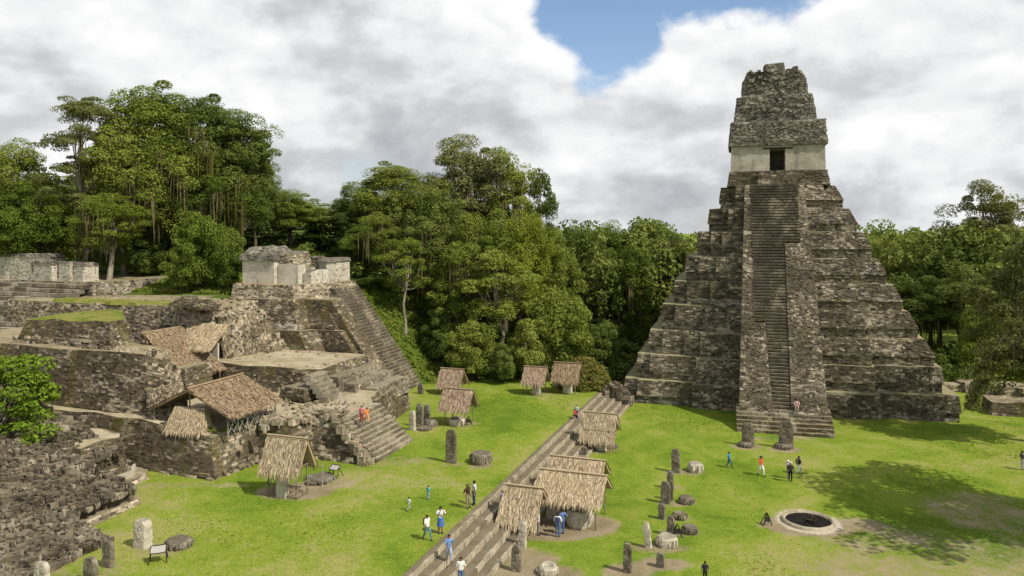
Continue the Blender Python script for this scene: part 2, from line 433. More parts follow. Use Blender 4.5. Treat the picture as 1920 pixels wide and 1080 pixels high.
LF_NEAR = leaf_mat('bright_near_leaves', (.085, .15, .012), (.175, .265, .024), (.28, .35, .05))
LF_DULL = leaf_mat('olive_leaves', (.085, .102, .030), (.170, .185, .058), (.275, .280, .110))
M_MOSS = leaf_mat('hanging_moss_strands', (.07, .06, .03), (.14, .12, .06), (.21, .18, .09))
M_VINE = leaf_mat('hanging_vine_leaves', (.09, .085, .02), (.155, .14, .035), (.20, .19, .05))

def bark(name, c1, c2, c3):
    m = NT(name); p = m.pos()
    n = m.noise(m.mapping(p, (2.2, 2.2, .5)), 1.6, 6, .65); n2 = m.noise(p, 7, 3)
    c = m.cramp(m.math('ADD', m.math('MULTIPLY', n, .7), m.math('MULTIPLY', n2, .3)), [(.36, c1), (.5, c2), (.64, c3)])
    m.bsdf(c, .9, m.bump(n2, .5, .05), .1); return m.m
BK_PALE = bark('pale_bark', (.14, .12, .09), (.27, .24, .19), (.42, .39, .33))
BK_DARK = bark('brown_bark', (.035, .028, .02), (.08, .066, .046), (.16, .14, .10))
WOOD = bark('weathered_poles', (.10, .078, .05), (.22, .18, .125), (.34, .29, .21))
WOODG = bark('grey_poles', (.14, .13, .11), (.28, .265, .235), (.40, .385, .35))
DARKWOOD = bark('dark_timber', (.018, .014, .01), (.04, .03, .022), (.075, .058, .04))

def thatch_mat(name, c1, c2, c3):
    m = NT(name); g = m.geo(); p = g['Position']
    n = m.noise(p, .9, 4, .6); n2 = m.noise(p, 12, 3, .6)
    v = m.math('ADD', m.math('MULTIPLY', g['Random Per Island'], .55), m.math('ADD', m.math('MULTIPLY', n, .3), m.math('MULTIPLY', n2, .15)))
    m.bsdf(m.cramp(v, [(.15, c1), (.5, c2), (.85, c3)]), .95, m.bump(n2, .4, .03), .1); return m.m
TH_PALE = thatch_mat('pale_palm_thatch', (.17, .128, .078), (.37, .295, .19), (.54, .45, .315))
TH_BROWN = thatch_mat('brown_palm_thatch', (.12, .083, .048), (.25, .182, .112), (.40, .31, .205))
TH_PINK = thatch_mat('reddish_palm_thatch', (.135, .092, .062), (.285, .21, .145), (.46, .36, .26))

def plain(name, col, rough=.85, var=.12):
    m = NT(name); p = m.N('ShaderNodeTexCoord').outputs['Object']
    n = m.noise(p, 9, 4, .6)
    m.bsdf(m.mix(m.ramp(n, .35, .65), tuple(q * (1 - var) for q in col), tuple(min(1, q * (1 + var)) for q in col)), rough, None, .2)
    return m.m

# ------------------------------------------------------------------ the setting: plaza ground, terrace lawn, hillside
def vnoise(x, y, s, seed=0):
    """cheap smooth value noise for terrain"""
    r = np.random.default_rng(seed); t = r.random((64, 64))
    x = np.asarray(x) / s; y = np.asarray(y) / s
    xi = np.floor(x).astype(int); yi = np.floor(y).astype(int); fx = x - xi; fy = y - yi
    fx = fx * fx * (3 - 2 * fx); fy = fy * fy * (3 - 2 * fy)
    g = lambda i, j: t[i % 64, j % 64]
    return (g(xi, yi) * (1 - fx) + g(xi + 1, yi) * fx) * (1 - fy) + (g(xi, yi + 1) * (1 - fx) + g(xi + 1, yi + 1) * fx) * fy
def sstep(a, b, x):
    t = np.clip((x - a) / (b - a), 0, 1); return t * t * (3 - 2 * t)

WORN = []                         # (x, y, rx, ry, angle, amount): trodden, bare places in the grass
def worn(p, rx, ry=None, ang=0.0, amt=1.0): WORN.append((p[0], p[1], rx, ry or rx, ang, amt))
for px, py, rx, ry, am in [(1515, 985, 3.3, 1.9, 1.35), (1600, 985, 3.2, 1.5, .65), (1470, 990, 3.0, 1.6, .35), (1720, 1075, 9, 5.5, .50), (1850, 960, 6, 5, .52), (1640, 1010, 6, 3.5, .50), (1880, 1060, 8, 5, .50),
                           (1075, 985, 3.4, 2.2, 1.05), (1040, 1005, 2.6, 1.0, .9), (990, 1055, 2.4, 2.6, .7), (1120, 842, 2.2, 1.8, .7), (1030, 1075, 2.4, 1.5, .8), (960, 1078, 2.6, 1.6, .6),
                           (1177, 1072, 1.9, 1.2, .75), (1240, 1058, 2.1, 1.1, .75), (1235, 1028, 2.6, .9, .7), (1270, 1000, 2.2, .9, .6), (1265, 972, 2.0, .8, .5), (1268, 945, 2.0, .8, .6), (1265, 915, 1.6, .8, .5), (1285, 886, 2.4, 1.0, .65),
                           (1402, 838, 1.9, 1.1, .75), (1474, 844, 1.9, 1.1, .75), (1472, 822, 5, 1.3, .5), (1600, 1040, 8, 4, .30), (1500, 850, 14, 6, .18), (1350, 1060, 8, 4, .2)]:
    worn(G(px, py, 0), rx, ry, 0, am)
for px, py, rx, ry, am in [(560, 920, 3.2, 2.0, .95), (620, 905, 2.6, 1.4, .6), (858, 796, 2.6, 1.8, .55), (846, 872, 1.2, .8, .6), (901, 874, 1.3, .8, .7), (790, 803, 2.0, 1.3, .6), (300, 1030, 2.2, 1.3, .55), (120, 1075, 4, 2.5, .5),
                           (330, 910, 6.5, .8, .5), (740, 865, 4.5, 1.6, .5), (700, 880, 3, 1.5, .45), (740, 745, 4, 1.5, .5), (200, 1000, 2.2, 1.0, .4), (740, 905, 8, 4.5, .32), (640, 960, 7, 3.5, .22), (940, 800, 7, 6, .2), (1010, 742, 3, 2, .4), (1062, 738, 3, 2, .4), (850, 740, 3, 2, .35), (990, 700, 10, 4, .3)]:
    worn(G(px, py, TZ), rx, ry, 0, am)
def worn_field(X, Y):
    w = np.zeros_like(X)
    for x, y, rx, ry, an, am in WORN:
        d = np.sqrt(((X - x) / rx) ** 2 + ((Y - y) / ry) ** 2)
        w = np.maximum(w, am * (1 - sstep(.55, 1.35, d)))
    return w
def grid_obj(name, Xs, Ys, zf, mat, conv=None, wornf=True):
    X, Y = np.meshgrid(Xs, Ys); 
    if conv: wx = UX * X - UY * Y; wy = UY * X + UX * Y
    else: wx, wy = X, Y
    Z = zf(X, Y)
    v = np.stack([wx, wy, Z], -1).reshape(-1, 3)
    ny, nx = X.shape; i = np.arange(ny * nx).reshape(ny, nx)
    f = np.stack([i[:-1, :-1], i[:-1, 1:], i[1:, 1:], i[1:, :-1]], -1).reshape(-1, 4)
    me = mesh_np(name, v, f, smooth=True)
    if wornf:
        at = me.attributes.new('worn', 'FLOAT', 'POINT'); at.data.foreach_set('value', worn_field(wx, wy).astype(np.float32).ravel())
        g = G(1515, 978, 0); dd = np.sqrt(((wx - g[0]) / 2.35) ** 2 + ((wy - g[1]) / 2.5) ** 2)
        at = me.attributes.new('ash', 'FLOAT', 'POINT'); at.data.foreach_set('value', (1 - sstep(.6, 1.25, dd)).astype(np.float32).ravel())
    o = part(name, me, mat); return o

xs = np.concatenate([[-2500, -900, -300, -120, -60], np.arange(-30, 75, .55), [90, 130, 300, 900, 2500]])
ys = np.concatenate([[-300, -60, 0, 25], np.arange(38, 112, .55), [120, 150, 300, 800, 2500, 4000]])
ground = grid_obj('ground', xs, ys, lambda X, Y: (vnoise(X, Y, 9, 3) - .5) * .10 * (np.abs(X) < 400), M_GRASS)
tag(ground, 'mown green grass of the wide plaza in front of the tall pyramid', kind='structure')

STB0, STB1, STA0, STA1 = 15.9, 20.0, 22.0, 88.5   # the terrace stairs in plaza grid units
a_s = np.concatenate([np.arange(12, 112, .6), [120, 140, 180, 260]])
b_s = np.concatenate([[STB1 - .25], np.arange(STB1 + .3, 66, .6), [75, 90, 120]])
lawn = grid_obj('terrace_lawn', a_s, b_s, lambda A, B: TZ + (vnoise(A, B, 7, 5) - .5) * .08 * (B > STB1 + 1), M_GRASS, conv=True)
tag(lawn, 'raised green lawn between the long stairs and the stone acropolis', kind='structure')

def hill_z(A, B):
    ridge = sstep(39.5, 54, B) * 11.2 + TZ
    z = ridge + sstep(92, 125, A) * sstep(48, 60, B) * 2.5 + sstep(75, 92, A) * sstep(63, 68, B) * 3.0 + sstep(84, 92, A) * sstep(48, 60, B) * (1 - sstep(60, 66, B)) * 1.5 + sstep(88, 110, A) * 1.0 * sstep(40, 50, B)
    z += (vnoise(A, B, 6, 11) - .5) * .8 * sstep(88, 92, A) * sstep(36, 44, B)
    z += (vnoise(A, B, 2.2, 12) - .5) * .35 * sstep(87, 92, A) * sstep(36, 44, B)
    z += sstep(95, 150, A) * 2.0
    # kept below the built terraces, where stone carries the surface
    inside = (1 - sstep(85.0, 86.8, A)) * (1 - sstep(62.5, 64.5, B))
    z = z * (1 - inside) + (TZ - .6) * inside
    wl = (1 - sstep(66.5, 68, A)) * sstep(55, 60, B)
    z = z * (1 - wl) + (TZ - .6) * wl
    edge = (1 - sstep(26, 40, B)) * sstep(80, 90, A)
    return z - .12 * (1 - sstep(36, 41, B))
hill = grid_obj('hillside', np.concatenate([np.arange(66, 125, .8), [140, 180, 260]]), np.concatenate([np.arange(34, 100, .8), [110, 130, 180, 260]]), hill_z, E_SLOPE, conv=True, wornf=False)
tag(hill, 'grassy bank rising behind the big stone staircase to the trees', kind='structure')

# ------------------------------------------------------------------ long terrace stairs
def terrace_stairs():
    c = W3((STA0 + STA1) / 2, (STB0 + STB1) / 2, 0)
    t = thing('terrace_stairs', 'long low flight of five worn stone steps between the plaza and the raised lawn', 'stairs', c)
    n = 5; tw = (STB1 - STB0) / n; rh = TZ / n
    for k in range(n):
        b0 = STB0 + k * tw; z1 = (k + 1) * rh
        core = hexmesh('step', [ab8(STA0, STA1, b0 + .10, b0 + tw + .14 if k < n - 1 else b0 + tw + .6, -.2, z1 - .025)])
        st = part('step', core, S_TREAD, t, world=True)
        a = 33.0
        big = []
        while a < STA1 - .2:
            l = rng.uniform(.65, 1.35)
            a1 = min(a + l, STA1)
            if rng.random() > .035:
                h = ab8(a + .015, a1 - .015, b0 + rng.uniform(-.04, .04), b0 + .13 + rng.uniform(0, .10), -.15, z1 + rng.uniform(-.02, .025), .016)
                part('stone_block', hexmesh('stone_block', [h]), S_NOSE, st, world=True)
            a = a1
        # earlier, unseen stretch nearer than the picture's lower edge
        while_out = []
        a = STA0
        while a < 33.0:
            a1 = min(a + rng.uniform(.7, 1.3), 33.0)
            while_out.append(ab8(a + .015, a1 - .015, b0, b0 + .36, -.15, z1, .02)); a = a1
        part('step_edge', hexmesh('step_edge', while_out), S_NOSE, st, world=True, kind='stuff')
    # ruined upper end of the flight
    out = []
    for _ in range(140):
        a, b = rng.uniform(88.4, 91.5), rng.uniform(15.8, 20.2); s = rng.uniform(.1, .32); z = (1.6 + 1.0 * math.sin((a - 88.4))) * (1 - abs(b - 18) / 3.2)
        out.append(ab8(a - s, a + s, b - s, b + s, max(-.2, z - .8), z + s * .4, .08))
    part('end_rubble', hexmesh('end_rubble', out), S_FORE, t, world=True, kind='stuff')
terrace_stairs()

# ------------------------------------------------------------------ the tall pyramid
def pyramid():
    TH = math.radians(16); CX = .5
    t = thing('temple_pyramid', 'tall nine-terraced grey stone pyramid with steep staircase and roof comb', 'pyramid', (27.95, 76.4, 0), -TH)
    tops = [2.75, 5.65, 8.6, 11.6, 14.6, 17.6, 20.7, 23.7, 26.6]
    prev_top = None
    for i in range(9):
        z0 = 0.0 - .1 if i == 0 else tops[i - 1] - .02; z1 = tops[i]
        rw = 18.5 - 1.42 * i; ri = rw * (.55 + .022 * i); rm = rw - 1.75; f = 9.0 + 1.15 * i; bk = 39.5 - .98 * i
        def ring(ins):
            R = [(ri - ins * .2, f + ins), (ri - ins * .2, f + 1.2 + ins), (rm - ins * .5, f + 1.2 + ins), (rm - ins * .5, f + 1.9 + ins), (rw - ins, f + 1.9 + ins), (rw - ins, bk - ins)]
            Lf = [(-x, y) for x, y in R[::-1]]
            return [(x + CX, y) for x, y in R + Lf]
        base = ring(0); top = ring(.24)
        er = i >= 2
        if er:       # the right-hand side has slumped: each wall springs from the edge of the one below
            base = [((prev_top[k][0] * .55 + base[k][0] * .45, prev_top[k][1] * .7 + base[k][1] * .3) if k < 6 else base[k]) for k in range(12)]
        prev_top = top
        kw = dict(world=False, d=(0, .10) if not er else (0, .16), miss=.05, seg=1.7, skip=(4, 5), ch=.31, ll=(.35, .9))
        zm = z0 + (z1 - z0) * .36           # apron moulding: the upper two thirds of each wall stand proud of the lower part
        low = ring(.20); lo_b = [(low[k] if (k >= 6 or not er) else (base[k][0] - .12, base[k][1] + .12)) for k in range(12)]
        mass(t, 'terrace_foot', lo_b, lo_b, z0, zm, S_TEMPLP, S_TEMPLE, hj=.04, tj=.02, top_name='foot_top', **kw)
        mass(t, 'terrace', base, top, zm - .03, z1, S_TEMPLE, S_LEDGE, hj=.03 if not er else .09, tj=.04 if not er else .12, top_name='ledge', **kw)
    # plinth under the lowest terrace
    def pl(r0, r1, f):
        out = []
        patch_blocks(out, (r0, f, 0), (r1, f, 0), (r1, f, .35), (r0, f, .35), ch=.35, d=(.02, .2), miss=.15)
        if out: part('plinth', hexmesh('plinth', np.concatenate(out), False), S_COMB, t, kind='stuff')
    pl(-9.4, -4.8, 9.25); pl(5.0, 10.3, 9.25); pl(10.8, 18.6, 10.35); pl(-17.4, -9.9, 10.35)
    # broad bottom steps
    n = 6
    for k in range(n):
        y0 = .56 * k; z1 = .32 * (k + 1)
        row = []; r = -4.75
        while r < 4.75:
            r1 = min(4.75, r + rng.uniform(.5, 1.2)); row.append(rough8(r + .01, r1 - .01, y0 + rng.uniform(-.04, .05), 4.6, -.1 if k == 0 else z1 - .36, z1 + rng.uniform(-.03, .03), .015)); r = r1
        part('bottom_step', hexmesh('bottom_step', row), S_TEMPLE if k < 4 else S_STEP, t)
    # body of the stair
    y_a, z_a, y_b, z_b = 3.3, 1.9, 18.5, 26.75
    prof = [(y_a, -.1), (y_a, z_a), (y_b, z_b), (20.5, z_b), (20.5, -.1)]
    RWz = lambda z: 4.45 - .95 * min(1, max(0, z / 26.6))
    v = [(-RWz(z), y, z) for y, z in prof] + [(RWz(z), y, z) for y, z in prof]; m = 5
    fc = [(i, (i + 1) % m, m + (i + 1) % m, m + i) for i in range(m)] + [tuple(range(m - 1, -1, -1)), tuple(range(m, 2 * m))]
    part('stair_body', mesh_np('stair_body', [(x, y + .35, z) for x, y, z in v], fc), S_TEMPLE, t)
    slope = (z_b - z_a) / (y_b - y_a)
    def yz(z): return y_a + (z - z_a) / slope
    # side walls of the stair body
    out = []
    for zz in np.arange(0, 25.5, 1.5):
        za, zb_ = zz, zz + 1.5
        ya, yb_ = (yz(max(za, z_a)), yz(max(zb_, z_a)))
        e = 20
        R0, R1 = RWz(za), RWz(zb_)
        patch_blocks(out, (-R0, min(e, ya + 9), za), (-R0, ya, za), (-R1, yb_, zb_), (-R1, min(e, yb_ + 9), zb_), d=(0, .12), miss=.05)
        patch_blocks(out, (R0, ya, za), (R0, min(e, ya + 9), za), (R1, min(e, yb_ + 9), zb_), (R1, yb_, zb_), d=(0, .12), miss=.05)
    part('stair_side_masonry', hexmesh('stair_side_masonry', np.concatenate(out), False), S_TEMPLE, t, kind='stuff')
    # rubble flanks either side of the narrow flight
    def flank(r0, r1, z0, z1, raise_, r0t=None, r1t=None):
        r0t = r0 if r0t is None else r0t; r1t = r1 if r1t is None else r1t
        ro = raise_
        p = lambda r, z, o: np.array([r, yz(z) - o, z])
        v = [p(r0, z0, ro), p(r1, z0, ro), p(r1t, z1, ro), p(r0t, z1, ro), p(r0, z0, -.6), p(r1, z0, -.6), p(r1t, z1, -.6), p(r0t, z1, -.6)]
        part('stair_flank', mesh_np('stair_flank', v, [(0, 1, 2, 3), (1, 5, 6, 2), (0, 3, 7, 4), (3, 2, 6, 7), (0, 4, 5, 1)]), S_TEMPLE, t)
        out = []
        patch_blocks(out, v[0], v[1], v[2], v[3], ch=.33, ll=(.25, .6), d=(-.02, .16), miss=.06)
        patch_blocks(out, v[1], v[5], v[6], v[2], ch=.33, ll=(.25, .5), d=(0, .06), miss=.06)
        patch_blocks(out, v[4], v[0], v[3], v[7], ch=.33, ll=(.25, .5), d=(0, .08), miss=.06)
        patch_blocks(out, v[3], v[2], v[6], v[7], ch=.3, ll=(.25, .5), d=(0, .08), miss=.1)
        part('flank_masonry', hexmesh('flank_masonry', np.concatenate(out), False), S_TEMPLE, t, kind='stuff')
    flank(-4.45, -1.05, 1.6, 10.4, .42, -4.12, -1.6)
    flank(-4.13, -2.7, 10.4, 17.5, .18, -3.86, -2.75)
    flank(-3.86, -2.85, 17.5, 26.6, .08, -3.52, -2.6)
    flank(.85, 4.45, 1.6, 19.4, .42, .95, 3.8)
    flank(2.75, 3.8, 19.4, 26.6, .08, 2.55, 3.52)
    # the flight itself
    z = z_a; k = 0
    while z < z_b - .2:
        rh = .345
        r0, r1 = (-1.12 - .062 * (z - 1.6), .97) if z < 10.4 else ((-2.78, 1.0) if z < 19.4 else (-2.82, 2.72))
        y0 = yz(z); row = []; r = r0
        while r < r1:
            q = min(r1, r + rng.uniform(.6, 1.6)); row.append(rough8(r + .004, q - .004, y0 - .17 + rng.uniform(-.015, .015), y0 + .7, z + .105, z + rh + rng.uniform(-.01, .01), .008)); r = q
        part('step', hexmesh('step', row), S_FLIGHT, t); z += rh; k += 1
    # platform under the shrine
    rect = lambda h, y0, y1, c=CX: [(c - h, y0), (c + h, y0), (c + h, y1), (c - h, y1)]
    mass(t, 'shrine_platform', rect(6.15, 18.9, 30.2), rect(6.0, 19.05, 30), 26.58, 27.6, S_TEMPLE, world=False, seg=2, d=(0, .1))
    mass(t, 'shrine_platform', rect(5.95, 19.15, 30), rect(5.85, 19.25, 29.9), 27.62, 28.55, S_TEMPLE, world=False, seg=2, d=(0, .1))
    mass(t, 'shrine_stair', rect(2.3, 18.2, 19.6, .35), rect(2.2, 18.7, 19.6, .35), 26.5, 28.5, S_TEMPLE, world=False, seg=2, d=(0, .1))
    # shrine walls with the doorway
    y0 = 19.75; zl, zt, zd = 28.5, 31.8, 31.35; dl, dr = -.45, 1.45; H = 5.72
    mass(t, 'shrine_wall', [(CX - H, y0), (dl, y0), (dl, 27.5), (CX - H, 27.5)], [(CX - H + .08, y0 + .08), (dl, y0 + .08), (dl, 27.5), (CX - H + .08, 27.5)], zl, zt, S_SHRINE, world=False, masonry=False, hj=.02, tj=.0, seg=.9)
    mass(t, 'shrine_wall', [(dr, y0), (CX + H, y0), (CX + H, 27.5), (dr, 27.5)], [(dr, y0 + .08), (CX + H - .08, y0 + .08), (CX + H - .08, 27.5), (dr, 27.5)], zl, zt, S_SHRINE, world=False, masonry=False, hj=.02, tj=.0, seg=.9)
    part('shrine_back_wall', hexmesh('shrine_back_wall', [box8(dl - .1, dr + .1, 24.5, 27.4, zl, zt)]), S_COMB, t)
    part('door_head', hexmesh('door_head', [box8(dl - .02, dr + .02, y0 + .06, 24.6, zd, zt)]), S_SHRINE, t)
    part('lintel', hexmesh('lintel', [box8(dl - .85, dr + .9, y0 - .07, y0 + .5, zd, zd + .16)]), DARKWOOD, t)
    # frieze
    mass(t, 'frieze', rect(H + .18, y0 - .22, 28), rect(H + .2, y0 - .22, 28), zt, zt + .45, S_COMB, world=False, d=(0, .12), miss=.03, seg=1.2, ch=.28)
    mass(t, 'frieze', rect(H + .14, y0 - .16, 28), rect(H - .12, y0 + .12, 27.3), zt + .45, 34.85, S_COMB, world=False, d=(0, .3), miss=.14, seg=.8, tj=.16, hj=.08, ch=.3, ll=(.25, .7))
    # roof comb
    C2 = .3
    mass(t, 'roof_comb', rect(5.0, 21.2, 26, C2), rect(4.75, 21.6, 25.6, C2), 34.7, 36.9, S_COMB, world=False, d=(0, .26), miss=.12, seg=.9, tj=.15, hj=.12, ch=.33, ll=(.25, .8))
    mass(t, 'roof_comb', rect(4.75, 21.6, 25.6, C2), rect(4.5, 21.9, 25.3, C2), 36.9, 38.6, S_COMB, world=False, d=(0, .28), miss=.12, seg=.9, tj=.25, hj=.12, ch=.33, ll=(.25, .8))
    mass(t, 'roof_comb', rect(4.0, 22.0, 25, C2), rect(3.85, 22.3, 24.8, C2), 38.5, 40.7, S_COMB, world=False, d=(0, .25), miss=.12, seg=.8, tj=.1, hj=.12, ch=.33, ll=(.25, .7))
    mass(t, 'roof_comb', [(C2 - 3.85, 22.3), (C2 - 1.5, 22.3), (C2 - 1.5, 24.8), (C2 - 3.85, 24.8)], [(C2 - 3.3, 22.5), (C2 - 1.5, 22.4), (C2 - 1.5, 24.7), (C2 - 3.3, 24.7)], 40.6, 41.9, S_COMB, world=False, d=(0, .22), miss=.1, seg=.6, tj=.2, hj=.1, ll=(.25, .6))
    mass(t, 'roof_comb', [(C2 - 1.35, 22.0), (C2 + 1.35, 22.0), (C2 + 1.35, 24.8), (C2 - 1.35, 24.8)], [(C2 - 1.2, 22.3), (C2 + 1.1, 22.3), (C2 + 1.1, 24.7), (C2 - 1.2, 24.7)], 40.6, 42.75, S_COMB, world=False, d=(0, .22), miss=.1, seg=.6, tj=.12, hj=.1, ll=(.25, .6))
    mass(t, 'roof_comb', [(C2 + 1.5, 22.3), (C2 + 3.85, 22.3), (C2 + 3.85, 24.8), (C2 + 1.5, 24.8)], [(C2 + 1.5, 22.4), (C2 + 3.2, 22.5), (C2 + 3.2, 24.7), (C2 + 1.5, 24.7)], 40.6, 41.85, S_COMB, world=False, d=(0, .22), miss=.1, seg=.6, tj=.25, hj=.1, ll=(.25, .6))
    # worn stucco relief on the comb: seated-figure mass and scroll bands, eroded to lumps
    out = []
    for _ in range(230):
        r = rng.uniform(-3.9, 3.9); zz = rng.uniform(35.2, 42.0)
        if zz > 38.5 and abs(r) > 3.3: continue
        s = rng.uniform(.12, .4); yf = 21.45 if zz < 37 else (21.75 if zz < 38.5 else 22.1)
        out.append(rough8(C2 + r - s * .7, C2 + r + s * .7, yf - rng.uniform(.1, .38), yf + .5, zz - s * .5, zz + s * .5, .12))
    part('eroded_relief', hexmesh('eroded_relief', out), S_COMB, t, kind='stuff')
pyramid()

# ------------------------------------------------------------------ the acropolis on the left
ZA, ZU, ZP = 4.8, 7.2, 12.7
def steps_ab(parent, a0, a1, bfoot, btop, z0, z1, n, mat, along='b', ll=(.5, 1.2), name='step', flip=False, jit=.03):
    for k in range(n):
        t0 = k / n; b0 = bfoot + (btop - bfoot) * t0; zt = z0 + (z1 - z0) * (k + 1) / n; zb = z0 + (z1 - z0) * k / n + (.07 if k else -.12)
        row = []; a = a0
        depth = abs(btop - bfoot) / n + .5
        while a < a1 - .05:
            q = min(a1, a + rng.uniform(*ll)); o = rng.uniform(-jit, jit)
            if along == 'b': row.append(ab8(a + .01, q - .01, b0 + o, b0 + depth, zb, zt + rng.uniform(-jit, jit), .015))
            else: row.append(ab8(b0 + o, b0 + depth, a + .01, q - .01, zb, zt + rng.uniform(-jit, jit), .015))
            a = q
        if k:
            ins = .07 * (1 if btop > bfoot else -1)
            row.append(ab8(a0, a1, b0 + ins, b0 + depth, zb - .2, zt - .08) if along == 'b' else ab8(b0 + ins, b0 + depth, a0, a1, zb - .2, zt - .08))
        part(name, hexmesh(name, row), mat, parent, world=True)

def acropolis():
    # front platform carrying the thatched shelters
    t = thing('front_platform', 'low dark stone platform at the lawn edge under the long thatched roof', 'platform', W3(56, 44, TZ))
    base = [(47.6, 64), (47.6, 41.2), (52.4, 40.6), (52.4, 37.2), (55.0, 37.0), (55.0, 31.9), (56.2, 33.6), (62.3, 33.8), (64.5, 36.0), (72.6, 37.6), (74, 50), (66, 64)]
    top = [(48.5, 64), (48.5, 42.2), (53.2, 41.6), (53.3, 38.2), (55.9, 37.9), (56.3, 35.4), (57.0, 35.2), (61.9, 35.2), (64.6, 37.0), (72.6, 38.6), (74, 50), (66, 64)]
    def tilt(x, y):
        a, b = toAB(x, y); return .55 * sstep(46, 51, b) * (a < 52) - .5 * (1 - sstep(41, 46, b)) * (a < 51.5) - .15 * (a > 54) * (b < 37)
    mass(t, 'platform_body', base, top, TZ - .1, ZA, S_ACRO, E_COURT, d=(0, .07), miss=.03, ch=.32, ll=(.4, 1.0), tj=.13, hj=.09, seg=1.4, tilt=tilt, skip=(9, 10), top_name='court_floor')
    # white lime base course and a pale corner
    out = []
    for a0, b0, a1, b1 in [(47.5, 48.5, 47.5, 41.1), (47.5, 41.1, 52.3, 40.5), (54.9, 37, 54.9, 32)]:
        p0, p1 = W3(a0, b0, TZ - .05), W3(a1, b1, TZ - .05); up = np.array([0, 0, .5])
        patch_blocks(out, p0, p1, p1 + up, p0 + up, ch=.36, ll=(.3, 1.1), d=(.02, .3), miss=.6)
    part('base_course', hexmesh('base_course', np.concatenate(out), False), S_RUBBLE, t, world=True, kind='stuff')
    # crumbling edge stones along the top
    out = []
    for _ in range(260):
        k = rng.integers(0, 5); e = [((48.8, 51), (48.8, 42.4)), ((48.8, 42.5), (53.2, 42)), ((53.5, 41), (53.6, 38)), ((54, 38.2), (56.3, 37.8)), ((56.3, 37.8), (56.8, 35.2))][k]
        f = rng.random(); a = e[0][0] * (1 - f) + e[1][0] * f + rng.normal(0, .45) + .35; b = e[0][1] * (1 - f) + e[1][1] * f + rng.normal(0, .4) + .3
        s = rng.uniform(.12, .34); z = ZA - .45 * (b < 46) * (a < 53)
        out.append(ab8(a - s, a + s, b - s * .8, b + s * .8, z - .3, z + rng.uniform(.05, .32), .06))
    part('edge_rubble', hexmesh('edge_rubble', out), S_RUBBLE, t, world=True, kind='stuff')

    t = thing('small_staircase', 'short pale stone staircase with ten steps rising from lawn to front platform', 'stairs', W3(59, 32.5, TZ))
    steps_ab(t, 55.6, 62.4, 31.3, 34.9, TZ, ZA - .1, 10, S_STAIRP, ll=(.9, 2.2), jit=.018)
    out = [];
    for _ in range(70):
        f = rng.random(); a = 55.5 - rng.uniform(0, .9) + f * .8; b = 31.6 + f * 3.6; z = TZ + f * (ZA - TZ)
        s = rng.uniform(.15, .34); out.append(ab8(a - s, a + s, b - s, b + s, z - .5, z + rng.uniform(0, .25), .07))
    part('stair_edge_rubble', hexmesh('stair_edge_rubble', out), S_RUBBLE, t, world=True, kind='stuff')

    # big dark upper mass, two tiers, left
    t = thing('dark_tiered_wall', 'massive dark two-tiered stone bulk behind the leafy branch at the left', 'ruin', W3(56, 60, ZA))
    def tl(x, y):
        a, b = toAB(x, y); return -1.3 * (1 - sstep(48, 51.5, b))
    mass(t, 'lower_tier', [(49.6, 78), (49.6, 49.4), (50.8, 48.2), (53.2, 49.0), (54.6, 52.5), (57.0, 60.2), (63.2, 65.5), (64.2, 78)],
         [(50.5, 78), (50.5, 51.0), (51.4, 50.0), (52.8, 50.8), (53.9, 53.5), (56.4, 60.9), (63.0, 66.2), (64.2, 78)], ZA, 10.3, S_ACRO, E_PATH, d=(0, .10), miss=.04, ch=.31, tj=.12, hj=.12, seg=1.2, tilt=tl, skip=(6, 7), top_name='ledge')
    out = []
    for _ in range(1500):     # pale collapsed face towards the shelters
        u, v = rng.random(2); P0 = [(49.7, 49.3), (50.8, 48.2), (53.2, 49.0), (54.6, 52.5), (56.2, 57.8)]; k = u * 3.999; i = int(k); f = k - i
        a = P0[i][0] * (1 - f) + P0[i + 1][0] * f; b = P0[i][1] * (1 - f) + P0[i + 1][1] * f; z = ZA + v * 4.9 * (.55 + .45 * sstep(.1, .8, u))
        a -= (z - ZA) * .03; b += (z - ZA) * .24 - .05; s = rng.uniform(.07, .21)
        out.append(ab8(a - s, a + s, b - s * .6, b + s * .9, z - s * .6, z + s * .6, .06))
    part('collapsed_facing', hexmesh('collapsed_facing', out), S_RUBBLE, t, world=True, kind='stuff')
    mass(t, 'side_wall', [(57, 52.6), (60.5, 52.4), (60.5, 55.4), (57, 55.8)], [(57.3, 52.9), (60.5, 52.7), (60.5, 55.4), (57.3, 55.6)], ZA, 7.8, S_ACRO, d=(0, .1), tj=.12, hj=.1, seg=.9)
    mass(t, 'upper_tier', [(51.8, 68), (51.8, 56.0), (55.8, 57.5), (62, 65.5), (62, 68)], [(52.5, 67.4), (52.5, 57.2), (55.8, 58.7), (62, 66), (62, 67.4)], 10.25, 12.5, S_ACRO, E_TURFTOP, d=(0, .12), miss=.05, tj=.14, hj=.1, seg=1.1, top_name='turf')
    out = []
    patch_blocks(out, W3(51.5, 68, 10.3), W3(51.5, 56, 10.3), W3(51.5, 56, 11.0), W3(51.5, 68, 11.0), ch=.35, ll=(.4, 1.2), d=(0, .2), miss=.3)
    part('pale_course', hexmesh('pale_course', np.concatenate(out), False), S_RUBBLE, t, world=True, kind='stuff')

    # plateau behind
    t = thing('plateau_retaining_wall', 'pale broken retaining wall with turf on top behind the slanted thatch roof', 'wall', W3(66, 60, ZA))
    def tp(x, y): return 0
